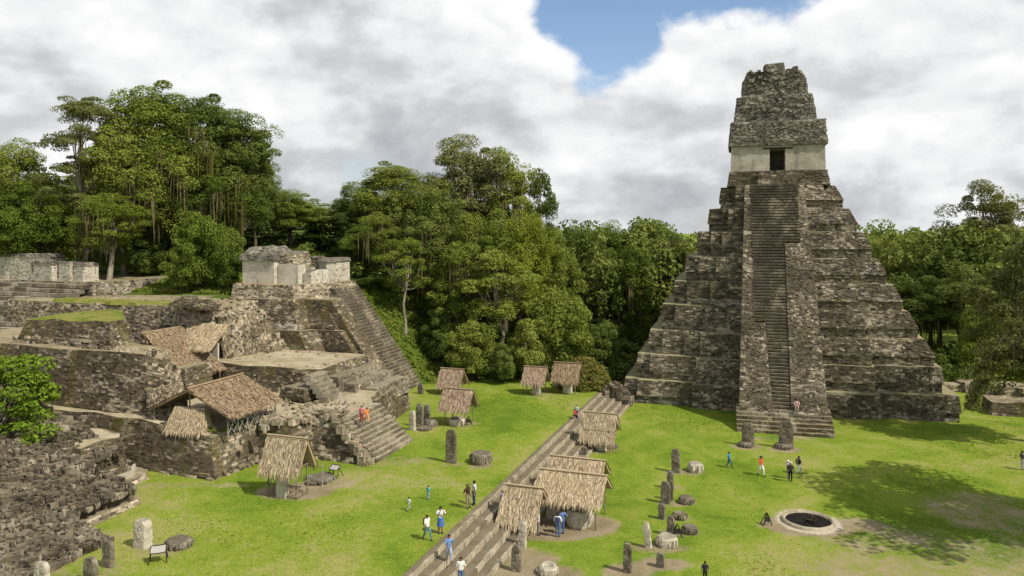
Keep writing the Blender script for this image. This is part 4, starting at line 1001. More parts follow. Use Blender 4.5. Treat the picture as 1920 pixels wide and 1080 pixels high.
TREES = [
 # kind, px, top, Y, width, leaf, bark, rot, moss, vine, label
 ('round_b', 20, 268, 108, 250, LF_MID, BK_DARK, .3, 0, 0, 'broad mid-green tree at the far left edge above the broken walls'),
 ('round_a', 75, 345, 104, 190, LF_LIGHT, BK_DARK, 1.9, 0, 0, 'lower light green tree in front of the leftmost tall tree'),
 ('airy', 160, 186, 106, 245, LF_DULL, BK_PALE, 2.2, 3, 0, 'airy feathery tree left of the big domed crown, sky showing through'),
 ('tall_b', 203, 366, 99, 170, LF_LIGHT, BK_PALE, .8, 9, 0, 'spreading tree with pale forked trunk standing on the bright grass bank'),
 ('tall_a', 282, 156, 112, 285, LF_MID, BK_DARK, .2, 5, 0, 'tallest tree of the left group, its dome highest against the sky'),
 ('tall_a', 388, 178, 113, 250, LF_DARK, BK_DARK, 1.4, 8, 0, 'tall dark tree right of the highest left dome'),
 ('tall_b', 450, 212, 110, 190, LF_DARK, BK_DARK, 2.6, 4, 5, 'tall tree draped with hanging tan vines at the right of the left group'),
 ('round_b', 325, 262, 107, 240, LF_MID, BK_DARK, 4.0, 10, 0, 'mossy tree in the middle of the left group below its domes'),
 ('round_a', 545, 360, 122, 185, LF_LIGHT, BK_DARK, 3.3, 0, 0, 'rounded tree behind the whitewashed ruin'),
 ('round_b', 596, 392, 126, 130, LF_LIGHT, BK_DARK, 5.0, 0, 0, 'small light green tree right of the rounded one behind the ruin'),
 ('round_b', 668, 345, 122, 120, LF_MID, BK_DARK, 1.0, 0, 0, 'leftmost tree of the central wood with rusty tinge'),
 ('tall_a', 738, 306, 118, 230, LF_MID, BK_DARK, 3.9, 3, 0, 'large full tree at the left shoulder of the central wood'),
 ('tall_b', 872, 258, 120, 205, LF_DULL, BK_PALE, .5, 16, 0, 'highest tree of the central wood with grey moss hanging below'),
 ('tall_b', 945, 284, 122, 175, LF_MID, BK_DARK, 1.7, 14, 0, 'mossy tree just right of the highest central tree'),
 ('thin', 1012, 316, 122, 105, LF_DARK, BK_DARK, 2.5, 0, 0, 'slim tree with tufted crown right of the mossy central trees'),
 ('round_a', 815, 350, 110, 210, LF_DARK, BK_DARK, 2.1, 8, 2, 'dark tree in the middle of the central wood'),
 ('round_b', 905, 398, 106, 215, LF_MID, BK_DARK, 1.2, 3, 0, 'spreading tree below the hanging grey moss of the central wood'),
 ('round_a', 985, 408, 107, 165, LF_YEL, BK_PALE, 4.4, 0, 0, 'yellow-leaved tree on the right side of the central wood'),
 ('thin', 760, 446, 101, 130, LF_LIGHT, BK_PALE, .7, 0, 0, 'slender light tree with pale trunk on the grass bank beside the big staircase'),
 ('thin', 932, 470, 100, 190, LF_LIGHT, BK_PALE, 3.0, 0, 0, 'open light green tree with slender white trunk in front of central wood'),
 ('column', 665, 400, 112, 120, LF_DARK, BK_DARK, 3.0, 0, 0, 'dark tree behind the top of the big staircase'),
 ('round_b', 1085, 420, 122, 130, LF_DARK, BK_DARK, .9, 0, 0, 'dark tree right of the yellow-leaved one'),
 ('round_a', 1150, 424, 128, 140, LF_MID, BK_DARK, 2.9, 2, 0, 'mid-green tree halfway between the yellow tree and the pyramid'),
 ('tall_b', 1240, 418, 138, 110, LF_DARK, BK_DARK, 1.1, 0, 0, 'domed dark tree rising just left of the pyramid'),
 ('column', 1195, 470, 118, 120, LF_MID, BK_DARK, 1.6, 5, 3, 'vine-hung tree in the shade left of the pyramid'),
 ('column', 1275, 455, 122, 110, LF_DULL, BK_DARK, 2.6, 0, 2, 'olive tree with trailing vines touching the pyramid in view'),
 ('round_a', 1668, 446, 136, 150, LF_LIGHT, BK_DARK, .4, 0, 0, 'light green tree just right of the pyramid'),
 ('round_b', 1745, 448, 134, 140, LF_MID, BK_DARK, 3.5, 0, 0, 'mid-green tree second right of the pyramid'),
 ('tall_b', 1852, 344, 124, 185, LF_DULL, BK_PALE, 1.0, 2, 0, 'tall open-crowned tree standing above the wood on the right'),
 ('round_b', 1700, 520, 120, 190, LF_DARK, BK_DARK, 4.6, 8, 0, 'dark drooping tree in the shade behind the pyramid right side'),
 ('round_a', 1800, 500, 116, 200, LF_DARK, BK_DARK, 5.3, 6, 0, 'broad dark tree above the low ruins at the right'),
 ('round_a', 235, 238, 108, 215, LF_LIGHT, BK_PALE, 5.2, 6, 0, 'full light green tree below and left of the highest left dome'),
 ('round_b', 415, 292, 108, 190, LF_MID, BK_DARK, 2.0, 10, 4, 'tree hung with moss and tan vines above the bush beside the ruin'),
 ('tall_a', 478, 262, 114, 120, LF_DARK, BK_DARK, .6, 3, 0, 'dark tree forming the right edge of the left group'),
 ('round_a', 15, 360, 103, 200, LF_MID, BK_DARK, 2.8, 0, 0, 'mid-green tree low at the left edge behind the broken walls'),
 ('round_b', 705, 400, 108, 150, LF_MID, BK_DARK, 5.9, 4, 0, 'mid-green tree above the grass bank beside the big staircase'),
 ('round_a', 1030, 440, 110, 150, LF_MID, BK_DARK, 1.5, 0, 0, 'mid-green tree close right of the yellow-leaved one, lower'),
 ('column', 850, 470, 103, 140, LF_MID, BK_DARK, .2, 4, 0, 'narrow tree in front of the dark middle of the central wood'),
]
for (k, px, top, Y, w, lf, bk, rot, ms, vn, lb) in TREES:
    tree(k, px, top, Y, base_z(px, Y), w, lb, lf, bk, rot, ms, vn)
BUSH = [
 ('bush', 378, 398, 98, 150, LF_LIGHT, 'large light green broad-leaved bush in front of the left group of trees'),
 ('bush_b', 348, 445, 97, 100, LF_MID, 'rounded green bush at the right end of the bright grass bank'),
 ('bush', 425, 420, 97, 110, LF_MID, 'bush close left of the whitewashed ruin'),
 ('bush_b', 268, 430, 106, 130, LF_DARK, 'dark bush behind the bright grass bank'),
 ('bush', 110, 420, 108, 190, LF_MID, 'wide green bush behind the broken walls at left'),
 ('bush', 1052, 540, 99, 190, LF_MID, 'large feathery bush right of centre behind the two small huts'),
 ('bush_b', 1000, 590, 97.5, 130, LF_LIGHT, 'light green bush above the small hut with pale stela'),
 ('bush', 888, 600, 97, 140, LF_MID, 'leafy bush at the wood edge left of the two small huts'),
 ('bush_b', 945, 640, 95.5, 80, LF_DARK, 'low dark bush at the edge of the lawn before the wood'),
 ('bush', 700, 520, 104, 110, LF_DARK, 'dark bush at the head of the grass bank beside stairs'),
 ('bush_b', 820, 580, 101, 110, LF_DARK, 'dark bush at the foot of the central wood'),
 ('bush', 1128, 600, 103, 100, LF_DARK, 'dark bush behind the grassy mound near the pyramid'),
 ('bush_b', 1180, 640, 108, 100, LF_DARK, 'shaded bush in the gap left of the pyramid'),
 ('bush', 1840, 560, 104, 130, LF_MID, 'green bush behind the low ruins at the right edge'),
]
for (k, px, top, Y, w, lf, lb) in BUSH:
    tree(k, px, top, Y, base_z(px, Y) - .1, w, lb, lf, BK_DARK, px * .37, 0, 0, 'bush', 'bush', 'bushes along the wood edge')

# the near trees at the right: one reaching into the picture, its big neighbour shading the plaza
proto('near_r', seed=21, H=19, cr=7.2, base=.22, n=150, per=150, size=.34, clump=(.9, 1.7), flat=.5, trunk=.36, limbs=60)
nr = tree('near_r', 1938, 446, 74, 0, 275, 'leafy tree at the right edge with drooping branch over the grass', LF_DULL, BK_PALE, .4, 4, 0, group='shade trees on the right')
def drooping_branch(t):
    r = np.random.default_rng(5); C = []; Y = 72.0
    path = [(1905, 600), (1880, 640), (1862, 680), (1850, 715), (1842, 745), (1839, 775)]
    pts = np.array([((px - 960) * Y / F - t.location[0], Y - t.location[1] + .3 * i, CAMH - (py - HOR) * Y / F) for i, (px, py) in enumerate(path)])
    for k in range(150):
        f = r.random() * (len(pts) - 1); i = int(f); p = pts[i] * (1 - f + i) + pts[min(i + 1, len(pts) - 1)] * (f - i)
        C.append(p + r.normal(size=3) * np.array([.75, .75, .5]) * (1.15 - .17 * f))
    C = np.array(C); R_ = np.full((len(C), 3), .38); R_[:, 2] = .3
    t2 = part('drooping_branch', mesh_np('drooping_branch', *leaves(r, C, R_, 40, .26)), LF_DULL, t)
    part('branch_stem', mesh_np('branch_stem', *tube(np.concatenate([[[0, 0, 11.5]], pts]), [.16, .12, .09, .07, .05, .035, .02], 5)), BK_PALE, t)
    t2.rotation_euler = (0, 0, 0); t.rotation_euler = (0, 0, 0)
drooping_branch(nr)
proto('shade', seed=22, H=20, cr=9.0, base=.42, n=150, per=110, size=.42, clump=(1.0, 1.9), flat=.45, trunk=.5, limbs=50)
sh = G(1690, 960, 0); hgt = 14.0; off = hgt / math.tan(SUN_EL)
tr = tree('shade', 2100, 400, 56, 0, 600, 'big spreading tree outside the right edge whose shadow lies on the plaza', LF_MID, BK_DARK, 1.0, 0, 0, group='shade trees on the right')
tr.location = (sh[0] + SUN_H[0] * off + 5.0, sh[1] + SUN_H[1] * off, 0)

# the leafy branch at the left edge
proto('near_l', seed=31, H=6.2, cr=3.4, base=.10, n=75, per=190, size=.20, clump=(.45, .95), flat=.55, trunk=.13, limbs=40)
tree('near_l', -15, 664, 56, 3.4, 350, 'bright green leafy small tree at the left edge on the rubble', LF_NEAR, BK_PALE, .9, 0, 0, 'small_tree', 'tree', None)

# forest beyond: reads as one mass
def forest():
    r = np.random.default_rng(77); V = []; Fs = []; o = 0; TV = []; TF = []; to = 0
    protos = [make_tree(40 + i, H=20, cr=6.5, base=.10, n=52, per=66, size=.70, clump=(1.3, 2.5), limbs=3, trunk=.3, sides=5) for i in range(4)]
    spots = []
    for Y, n, lo, hi in ((138, 20, -84, 108), (152, 19, -92, 122), (185, 18, -120, 150)):
        for i in range(n): spots.append((lo + (hi - lo) * (i + r.random()) / n, Y + r.uniform(-5, 5)))
    for i in range(10): spots.append((r.uniform(-32, 12), r.uniform(124, 134)))
    for i in range(8): spots.append((r.uniform(12, 26), r.uniform(118, 134)))
    for i in range(8): spots.append((r.uniform(64, 84), r.uniform(106, 130)))
    for i in range(9): spots.append((r.uniform(-80, -42), r.uniform(116, 134)))
    for x, y in spots:
        tr_, lv, _, _ = protos[r.integers(0, 4)]
        a, b = toAB(x, y); zb = float(hill_z(np.array([a]), np.array([b]))[0]) if b > 36 and a > 70 else 0.0
        px = 960 + x * F / y
        lim = 412 if px > 1040 else (390 if px > 620 else (390 if px > 480 else 300))
        ztop = CAMH - (lim + r.uniform(0, 45 if px < 1600 else 16) - HOR) * y / F
        s = np.array([1.0, 1.0, max(.35, (ztop - zb) / 20.0)]) * np.array([r.uniform(.8, 1.2)] * 2 + [1.0])
        an = r.uniform(0, 6.28); c, sn = math.cos(an), math.sin(an); M = np.array([[c, -sn, 0], [sn, c, 0], [0, 0, 1]])
        v = (lv[0] * s) @ M.T + np.array([x, y, zb]); V.append(v); Fs.append(lv[1] + o); o += len(v)
        v = (tr_[0] * s) @ M.T + np.array([x, y, zb]); TV.append(v); TF.append(tr_[1] + to); to += len(v)
    f = part('jungle', mesh_np('jungle', np.concatenate(V), np.concatenate(Fs)), LF_DARK)
    tag(f, 'dense dark green jungle closing the view behind the nearer trees', 'jungle', kind='stuff')
    part('jungle_trunks', mesh_np('jungle_trunks', np.concatenate(TV), np.concatenate(TF)), BK_DARK, f, kind='stuff')
forest()
def undergrowth():
    r = np.random.default_rng(12); C = []; R = []
    for _ in range(900):
        Y = r.uniform(98, 132); px = r.uniform(640, 1190); x = (px - 960) * Y / F; a, b = toAB(x, Y)
        if b < 18 or (a < 92 and b > 38): continue
        if Y < 98 + 4 * math.sin(px * .02) and 690 < px < 830: continue
        zb = float(hill_z(np.array([a]), np.array([b]))[0]) if b > 36 and a > 70 else TZ
        C.append((x, Y, zb + r.uniform(.0, 1.3) * (1 + (Y - 98) * .06))); q = r.uniform(.6, 1.4); R.append((q, q, q * .8))
    for _ in range(420):
        Y = r.uniform(100, 130); px = r.uniform(-10, 640); x = (px - 960) * Y / F; a, b = toAB(x, Y)
        if a < 90 or (165 < px < 345 and Y < 111): continue
        zb = float(hill_z(np.array([a]), np.array([b]))[0])
        C.append((x, Y, zb + r.uniform(0, 1.8))); q = r.uniform(.7, 1.5); R.append((q, q, q * .8))
    for _ in range(260):
        Y = r.uniform(100, 125); px = r.uniform(1660, 1990); x = (px - 960) * Y / F
        C.append((x, Y, r.uniform(0, 2.2))); q = r.uniform(.7, 1.5); R.append((q, q, q * .8))
    lv = leaves(r, np.array(C), np.array(R), 70, .42)
    u = part('undergrowth', mesh_np('undergrowth', *lv), LF_DARK)
    tag(u, 'tangled dark undergrowth at the foot of the jungle trees', 'undergrowth', kind='stuff')
undergrowth()
# low plants on the bright bank and crumbs of weeds on the ruins
def ground_cover():
    r = np.random.default_rng(3); C = []; R = []
    for _ in range(800):
        Y = r.uniform(94, 112); px = r.uniform(178, 450); x = (px - 960) * Y / F; a, b = toAB(x, Y)
        zb = float(hill_z(np.array([a]), np.array([b]))[0])
        if a < 77.5 or b < 65: continue
        C.append((x, Y, zb + .1)); q = r.uniform(.35, .75); R.append((q, q, q * .6))
    for _ in range(520):
        a = r.uniform(86.6, 97); b = r.uniform(40.5, 53); p = AB(a, b); zb = float(hill_z(np.array([a]), np.array([b]))[0])
        C.append((p[0], p[1], zb + .05)); q = r.uniform(.25, .6) * (1 + (a - 86) * .05); R.append((q, q, q * .6))
    lv = leaves(r, np.array(C), np.array(R), 60, .26)
    u = part('bank_plants', mesh_np('bank_plants', *lv), LF_LIGHT)
    tag(u, 'bright green low plants covering the banks below the trees', 'plants', kind='stuff')
    C = []; R = []
    for _ in range(70):
        f = r.random(); a, b, z = [(48.9 + r.uniform(0, 1.4), 42.5 + 8 * f, ZA), (50 + 5 * f, 41.9 + r.uniform(0, .8), ZA - .2), (54 + 2 * f, 38.3 + r.uniform(0, .6), ZA)][r.integers(0, 3)]
        p = W3(a, b, z); C.append(p); q = r.uniform(.15, .4); R.append((q, q, q * .7))
    lv = leaves(r, np.array(C), np.array(R), 45, .16)
    u = part('weeds', mesh_np('weeds', *lv), LF_LIGHT)
    tag(u, 'tufts of weeds on the crumbling edge of the front platform', 'weeds', kind='stuff')
    C = []; R = []
    for _ in range(360):      # grassy mound beside the far end of the stairs
        an = r.uniform(0, 6.28); q = math.sqrt(r.random()); g = G(1100, 735, TZ)
        C.append((g[0] + math.cos(an) * q * 3.4, g[1] + 3 + math.sin(an) * q * 3.2, TZ + 3.6 * (1 - q * q))); s = r.uniform(.3, .6); R.append((s, s, s * .6))
    lv = leaves(r, np.array(C), np.array(R), 60, .24)
    u = part('mound_plants', mesh_np('mound_plants', *lv), leaf_mat('dry_mound_plants', (.08, .09, .015), (.15, .155, .03), (.24, .215, .06)))
    tag(u, 'yellowish plants covering the mound at the far end of long stairs', 'plants', kind='stuff')
ground_cover()

# ------------------------------------------------------------------ thatched shelters
def strips(r, P00, P10, P11, P01, rows, cols, ln=.62, w=.085, lift=.05, mat=None):
    """overlapping palm leaves over a roof plane; P00-P10 is the eave, P01-P11 the ridge"""
    P00, P10, P11, P01 = [np.asarray(p, float) for p in (P00, P10, P11, P01)]
    n = np.cross(P10 - P00, P01 - P00); n /= np.linalg.norm(n); Q = []
    slope = np.linalg.norm(P01 - P00)
    for i in range(rows):
        for j in range(cols):
            u = (j + r.uniform(-.5, .5)) / max(cols - 1, 1); v = (i + r.uniform(-.35, .35) + .35) / rows
            u = min(1.01, max(-.01, u)); v = min(1.0, max(0.0, v))
            top = P00 * (1 - u) * (1 - v) + P10 * u * (1 - v) + P11 * u * v + P01 * (1 - u) * v
            e = (P10 - P00) * (1 - v) + (P11 - P01) * v; e /= np.linalg.norm(e) + 1e-9
            dn = (P00 - P01) * (1 - u) + (P10 - P11) * u; dn /= np.linalg.norm(dn)
            dn = dn + e * r.normal() * .16; dn /= np.linalg.norm(dn)
            L_ = ln * r.uniform(.65, 1.25); ww = w * r.uniform(.5, 1.2) / 2; tw = n * r.uniform(-.03, .03)
            a = top + n * r.uniform(0, lift); b = a + dn * L_ * .6 + n * r.uniform(.0, lift); c = b + dn * L_ * .4 - n * .02 + np.array([0, 0, -r.uniform(0, .14)])
            Q.append([b - e * ww - tw, b + e * ww + tw, a + e * ww * .8, a - e * ww * .8]); Q.append([c - e * ww * .25, c + e * ww * .25, b + e * ww + tw, b - e * ww - tw])
    Q = np.array(Q); return Q.reshape(-1, 3), np.arange(len(Q) * 4).reshape(-1, 4)
def slab(P, th=.14):
    P = [np.asarray(p, float) for p in P]; n = np.cross(P[1] - P[0], P[3] - P[0]); n /= np.linalg.norm(n)
    return np.array([P[0] - n * th, P[3] - n * th, P[2] - n * th, P[1] - n * th, P[0], P[3], P[2], P[1]])
def pole(p, q, r0=.05, r1=None, sides=6):
    p = np.asarray(p, float); q = np.asarray(q, float); m = (p + q) / 2 + rng.normal(size=3) * .015
    return tube([p, m, q], [r0, r0 * .95, r1 or r0 * .85], sides)
def pole_part(name, p, q, r0, mat, parent): return part(name, mesh_np(name, *pole(p, q, r0), smooth=True), mat, parent)
def lattice(parent, x0, y0, x1, y1, h, mat=WOOD, n=3):
    """low rail fence with crossed sticks, one stick one part"""
    p0 = np.array([x0, y0, 0.]); p1 = np.array([x1, y1, 0.]); up = np.array([0, 0, 1.])
    pole_part('rail', p0 + up * h, p1 + up * h, .035, mat, parent); pole_part('rail', p0 + up * .15, p1 + up * .15, .035, mat, parent)
    for i in range(n):
        a = p0 + (p1 - p0) * i / n; b = p0 + (p1 - p0) * (i + 1) / n
        pole_part('cross_stick', a + up * .1, b + up * h, .028, mat, parent); pole_part('cross_stick', a + up * h, b + up * .1, .028, mat, parent)
ANG = math.atan2(UY, UX)          # heading of the a axis

def hut(label, a, b, z, w, dep, eave, ridge, th=TH_PALE, floor_fence=False, group='small thatched shelters', ov=.35, rows=8, rz=0.0, seed=1, front_low=0.0, mat_pole=WOOD, name='thatched_shelter', double=False):
    """ridge along the b axis; local x = along b (to the viewer's left is +), local y = depth"""
    r = np.random.default_rng(seed); p = AB(a, b)
    t = thing(name, label, 'shelter', (p[0], p[1], z), ANG - math.pi / 2 + rz, group)
    hw, hd = w / 2, dep / 2
    for x in (-hw + .15, hw - .15):
        for y in (-hd + .12, hd - .12): pole_part('post', (x, y, -.15), (x, y, eave + .1), .055, mat_pole, t)
        pole_part('post', (x, 0, eave * .6), (x, 0, ridge - .05), .05, mat_pole, t)
        pole_part('beam', (x, -hd, eave + .05), (x, hd, eave + .05), .045, mat_pole, t)
    for y in (-hd + .1, hd - .1): pole_part('beam', (-hw, y, eave + .08), (hw, y, eave + .08), .045, mat_pole, t)
    X = hw + ov; e0 = eave - front_low
    fr = [(-X, -hd - ov, e0 - .15), (X, -hd - ov, e0 - .15), (X, 0, ridge), (-X, 0, ridge)]
    bk = [(X, hd + ov, eave - .15), (-X, hd + ov, eave - .15), (-X, 0, ridge), (X, 0, ridge)]
    roof = part('roof', hexmesh('roof', [slab(fr), slab(bk)]), th, t)
    cols = max(12, int(2 * X / .062)); rows = int(rows * 1.3)
    A = strips(r, *[np.array(q) + [0, 0, .02] for q in fr], rows, cols); B = strips(r, *[np.array(q) + [0, 0, .02] for q in bk], max(4, rows - 3), cols)
    part('thatch', mesh_np('thatch', *join([A, B])), th, roof, kind='stuff')
    rp = part('ridge_pole', mesh_np('ridge_pole', *join([pole((-X - .1, -.05, ridge + .06), (X + .1, -.05, ridge + .06), .075), pole((-X - .1, .07, ridge + .04), (X + .1, .07, ridge + .04), .06)]), smooth=True), th, t, kind='stuff')
    if floor_fence:
        h = .95; lattice(t, -hw, -hd, hw, -hd, h, mat_pole, 3); lattice(t, -hw, -hd, -hw, hd, h, mat_pole, 2); lattice(t, hw, -hd, hw, hd, h, mat_pole, 2)
    return t

def stela(label, p, w, h, dep=.42, mat=S_STELA, lean=(0, 0), seed=0, rot=0.0, name='stela', taper=.06, roundtop=.25, group='standing stelae', cat='stela', bevel=True):
    """upright carved slab: weathered outline, rounded shoulders, proud frame and eroded figure relief"""
    r = np.random.default_rng(seed + int(abs(p[0]) * 13 + p[1] * 7)); t = thing(name, label, cat, p, ANG - math.pi / 2 + rot, group)
    nz, nx = 9, 6; fr = []; 
    V = []
    zs = np.concatenate([[-.15], np.linspace(.02, 1, nz) ** .95 * h]); n = len(zs)
    ox = r.normal(size=n) * .018 * w; lx, ly = lean
    for k, z in enumerate(zs):
        f = max(z, 0) / h; hw = w / 2 * (1 - taper * f); 
        if f > 1 - roundtop: q = (f - (1 - roundtop)) / roundtop; hw *= math.sqrt(max(.3, 1 - .62 * q ** 3))
        hd = dep / 2 * (1 - .12 * f)
        ring = [(-hw, -hd * .75), (-hw * .8, -hd), (0, -hd * 1.02), (hw * .8, -hd), (hw, -hd * .75), (hw, hd * .75), (hw * .8, hd), (0, hd), (-hw * .8, hd), (-hw, hd * .75)]
        for x, y in ring: V.append((x + ox[k] + lx * z + r.normal() * .008, y + ly * z + r.normal() * .008, z + r.normal() * .012 * (f > .1)))
    m = 10; fc = [(k * m + i, k * m + (i + 1) % m, (k + 1) * m + (i + 1) % m, (k + 1) * m + i) for k in range(n - 1) for i in range(m)] + [tuple(range((n - 1) * m, n * m))]
    part('slab', mesh_np('slab', V, fc), mat, t)
    out = []
    for _ in range(int(18 + h * 6)):
        x = r.uniform(-.36, .36) * w; z = r.uniform(.12, .86) * h; s = r.uniform(.05, .12)
        bx = box8(x - s, x + s, -dep / 2 - r.uniform(.0, .018), -dep / 2 + .12, z - s * r.uniform(.6, 1.6), z + s * r.uniform(.6, 1.6)) + r.uniform(-.02, .02, (8, 3)); bx[:, 0] += lx * z; bx[:, 1] += ly * z
        out.append(bx)
    part('carved_relief', hexmesh('carved_relief', out), mat, t, kind='stuff')
    return t
def altar(label, p, w, h, mat=S_STELA, seed=0, name='stone_altar', sides=14, hollow=False, group='round stone altars', irregular=.05):
    r = np.random.default_rng(seed + int(abs(p[0]) * 31 + p[1] * 3)); t = thing(name, label, 'altar', p, r.uniform(0, 3), group)
    rad = w / 2 * (1 + r.normal(size=sides) * irregular); prof = [(.90, -.1), (.96, h * .12), (1.0, h * .45), (.98, h * .8), (.90, h * .98), (.60, h * 1.02)]
    if hollow: prof += [(.5, h * .7)]
    V = []; m = sides
    for q, z in prof:
        for i in range(m):
            an = 2 * math.pi * i / m; V.append((math.cos(an) * rad[i] * q + r.normal() * .012, math.sin(an) * rad[i] * q + r.normal() * .012, z + r.normal() * .015))
    n = len(prof); fc = [(k * m + i, k * m + (i + 1) % m, (k + 1) * m + (i + 1) % m, (k + 1) * m + i) for k in range(n - 1) for i in range(m)] + [tuple(range((n - 1) * m, n * m))]
    part('drum', mesh_np('drum', V, fc), mat, t)
    out = []
    for i in range(sides):
        an = 2 * math.pi * (i + .5) / sides; x, y = math.cos(an) * w * .49, math.sin(an) * w * .49; s = r.uniform(.05, .10) * min(1, w)
        out.append(box8(x - s, x + s, y - s, y + s, h * .25, h * r.uniform(.55, .85)) + r.uniform(-.02, .02, (8, 3)))
    part('rim_carving', hexmesh('rim_carving', out), mat, t, kind='stuff')
    return t

def shelters():
    hut('pale thatched shelter with lattice fence in front of the acropolis wall', 47.0, 33.9, TZ, 2.7, 1.6, 2.1, 4.2, TH_PALE, True, rows=10, seed=1)
    hut('pale thatched shelter over a round altar in mid lawn beside three dark stelae', 69.6, 29.8, TZ, 2.5, 2.2, 1.9, 3.5, TH_PINK, False, seed=2)
    hut('pale thatched shelter near the foot of the big staircase, behind another', 82.4, 36.1, TZ, 2.3, 2.0, 1.3, 2.9, TH_PINK, False, seed=3)
    hut('narrower of the two thatched shelters at the wood edge, left one', 85.6, 26.6, TZ, 2.1, 2.0, 1.6, 3.15, TH_PINK, False, seed=4)
    hut('wider of the two thatched shelters at the wood edge, beside the mound', 87.6, 23.2, TZ, 2.6, 2.2, 1.75, 3.5, TH_BROWN, False, seed=5)
    hut('thatched shelter with two-tiered roof at the far end of the long stairs', 70.6, 15.5, 0.0, 2.6, 2.2, 1.9, 3.4, TH_PALE, False, seed=6, front_low=.6, rows=11)
    hut('large thatched shelter with open front beside the long stairs', 52.8, 13.6, 0.0, 4.4, 3.4, 2.05, 3.35, TH_PALE, False, seed=7, rows=12, ov=.3)
    hut('second large thatched shelter directly behind the open-fronted one', 57.0, 14.3, 0.0, 3.8, 3.2, 1.75, 3.1, TH_PALE, False, seed=8, rows=9, ov=.3)
    hut('shaggy low thatched shelter overhanging the long stairs beside the large one', 49.9, 16.4, .2, 1.9, 2.4, 1.35, 2.75, TH_PALE, False, seed=9, rows=11, ov=.45, front_low=.45)
    # what stands in them
    stela('pale stela standing inside the lattice-fenced shelter', W3(46.4, 33.9, TZ), .95, 2.3, .5, S_STELAP)
    altar('round pale altar under the shelter in mid lawn', W3(69.3, 29.8, TZ), 1.7, .65, S_STELAP)
    stela('pale stela inside the narrower shelter at the wood edge', W3(85.2, 26.4, TZ), 1.0, 2.0, .5, S_STELAP)
    stela('pale stela inside the wider shelter at the wood edge', W3(87.2, 23.1, TZ), 1.1, 2.1, .5, S_STELAP)
    stela('pale stela inside the two-tiered shelter by the stairs', W3(70.0, 15.2, 0), .9, 1.7, .5, S_STELAP)
    altar('large pale round altar under the open-fronted large shelter', W3(51.9, 12.9, 0), 1.9, 1.15, S_STELAP, sides=18)
    stela('pale stela at the back of the open-fronted large shelter', W3(52.4, 14.9, 0), 1.0, 2.1, .5, S_STELAP)

    # the long roof on the front platform: ridge along the a axis
    r = np.random.default_rng(11); c = W3(52.3, 45.0, ZA - .2)
    t = thing('long_thatched_roof', 'long brown thatched gable roof on poles sheltering the platform excavation', 'shelter', c, ANG)
    X = 3.35; e, rd, hd = 1.45, 3.35, 4.1
    S = [(-X, -hd, e), (X, -hd, e), (X, 0, rd), (-X, 0, rd)]; Nn = [(X, hd, e), (-X, hd, e), (-X, 0, rd), (X, 0, rd)]
    roof = part('roof', hexmesh('roof', [slab(S, .16), slab(Nn, .16)]), TH_BROWN, t)
    part('thatch', mesh_np('thatch', *join([strips(r, *S, 30, 105, .55, .09, .06), strips(r, *Nn, 14, 70, .6, .12)])), TH_BROWN, roof, kind='stuff')
    part('ridge_pole', mesh_np('ridge_pole', *pole((-X - .1, 0, rd + .1), (X + .1, 0, rd + .1), .11), smooth=True), TH_BROWN, t)
    for i in range(6):
        x = -X + .3 + i * (2 * X - .6) / 5; pole_part('post', (x, -hd + .35, 0), (x, -hd + .35, e + .1), .06, WOODG, t)
        if i in (0, 5): pole_part('post', (x, hd - .4, 0), (x, hd - .4, e + .1), .06, WOODG, t); pole_part('post', (x, 0, 0), (x, 0, rd - .1), .07, WOOD, t)
    for i in range(9):
        x = -X + .3 + i * (2 * X - .6) / 9; x2 = x + (2 * X - .6) / 9
        pole_part('cross_stick', (x, -hd + .3, 0), (x2, -hd + .3, .95), .035, WOODG, t); pole_part('cross_stick', (x, -hd + .3, .95), (x2, -hd + .3, 0), .035, WOODG, t)
    pole_part('rail', (-X + .2, -hd + .3, .97), (X - .2, -hd + .3, .97), .045, WOODG, t)
    # hipped apron of thatch under the gable
    t = thing('thatch_apron', 'bulky rounded thatch bundle under the near gable of the long roof', 'thatch', W3(48.9, 45.0, ZA - .4), ANG - math.pi / 2)
    Fp = [(-1.75, -.55, .35), (1.75, -.55, .35), (1.45, .35, 2.05), (-1.45, .35, 2.05)]
    Bp = [(1.75, 1.1, .35), (-1.75, 1.1, .35), (-1.45, .45, 2.05), (1.45, .45, 2.05)]; Lp = [(-1.75, 1.1, .35), (-1.75, -.55, .35), (-1.45, .35, 2.05), (-1.45, .45, 2.05)]; Rp = [(1.75, -.55, .35), (1.75, 1.1, .35), (1.45, .45, 2.05), (1.45, .35, 2.05)]
    co = part('thatch_core', hexmesh('thatch_core', [slab(q, .1) for q in (Fp, Bp, Lp, Rp)]), TH_PALE, t)
    part('thatch', mesh_np('thatch', *join([strips(r, *Fp, 18, 60, .5, .08), strips(r, *Lp, 12, 24, .5, .08), strips(r, *Rp, 12, 24, .5, .08)])), TH_PALE, co, kind='stuff')
    for x in (-1.4, 1.4):
        for y in (-.2, .8): pole_part('post', (x, y, -.1), (x, y, .6), .06, WOOD, t)
    # slanted roof over the buried stair
    t = thing('slanted_thatch_roof', 'steeply slanted brown thatch roof between dark bulk and upper court', 'shelter', W3(60.5, 56, ZU), ANG)
    P = [(-2.6, -2.7, -.35), (2.6, -2.7, -.35), (2.6, 3.0, 3.65), (-2.6, 3.0, 3.65)]
    roof = part('roof', hexmesh('roof', [slab(P, .2)]), TH_BROWN, t)
    part('thatch', mesh_np('thatch', *strips(r, *P, 36, 84, .55, .09, .06)), TH_BROWN, roof, kind='stuff')
    for x in (-2.3, 2.3):
        for y, zt in ((-2.4, -.3), (.2, 1.5), (2.7, 3.3)): pole_part('post', (x, y, -2.4), (x, y, zt), .07, WOOD, t)
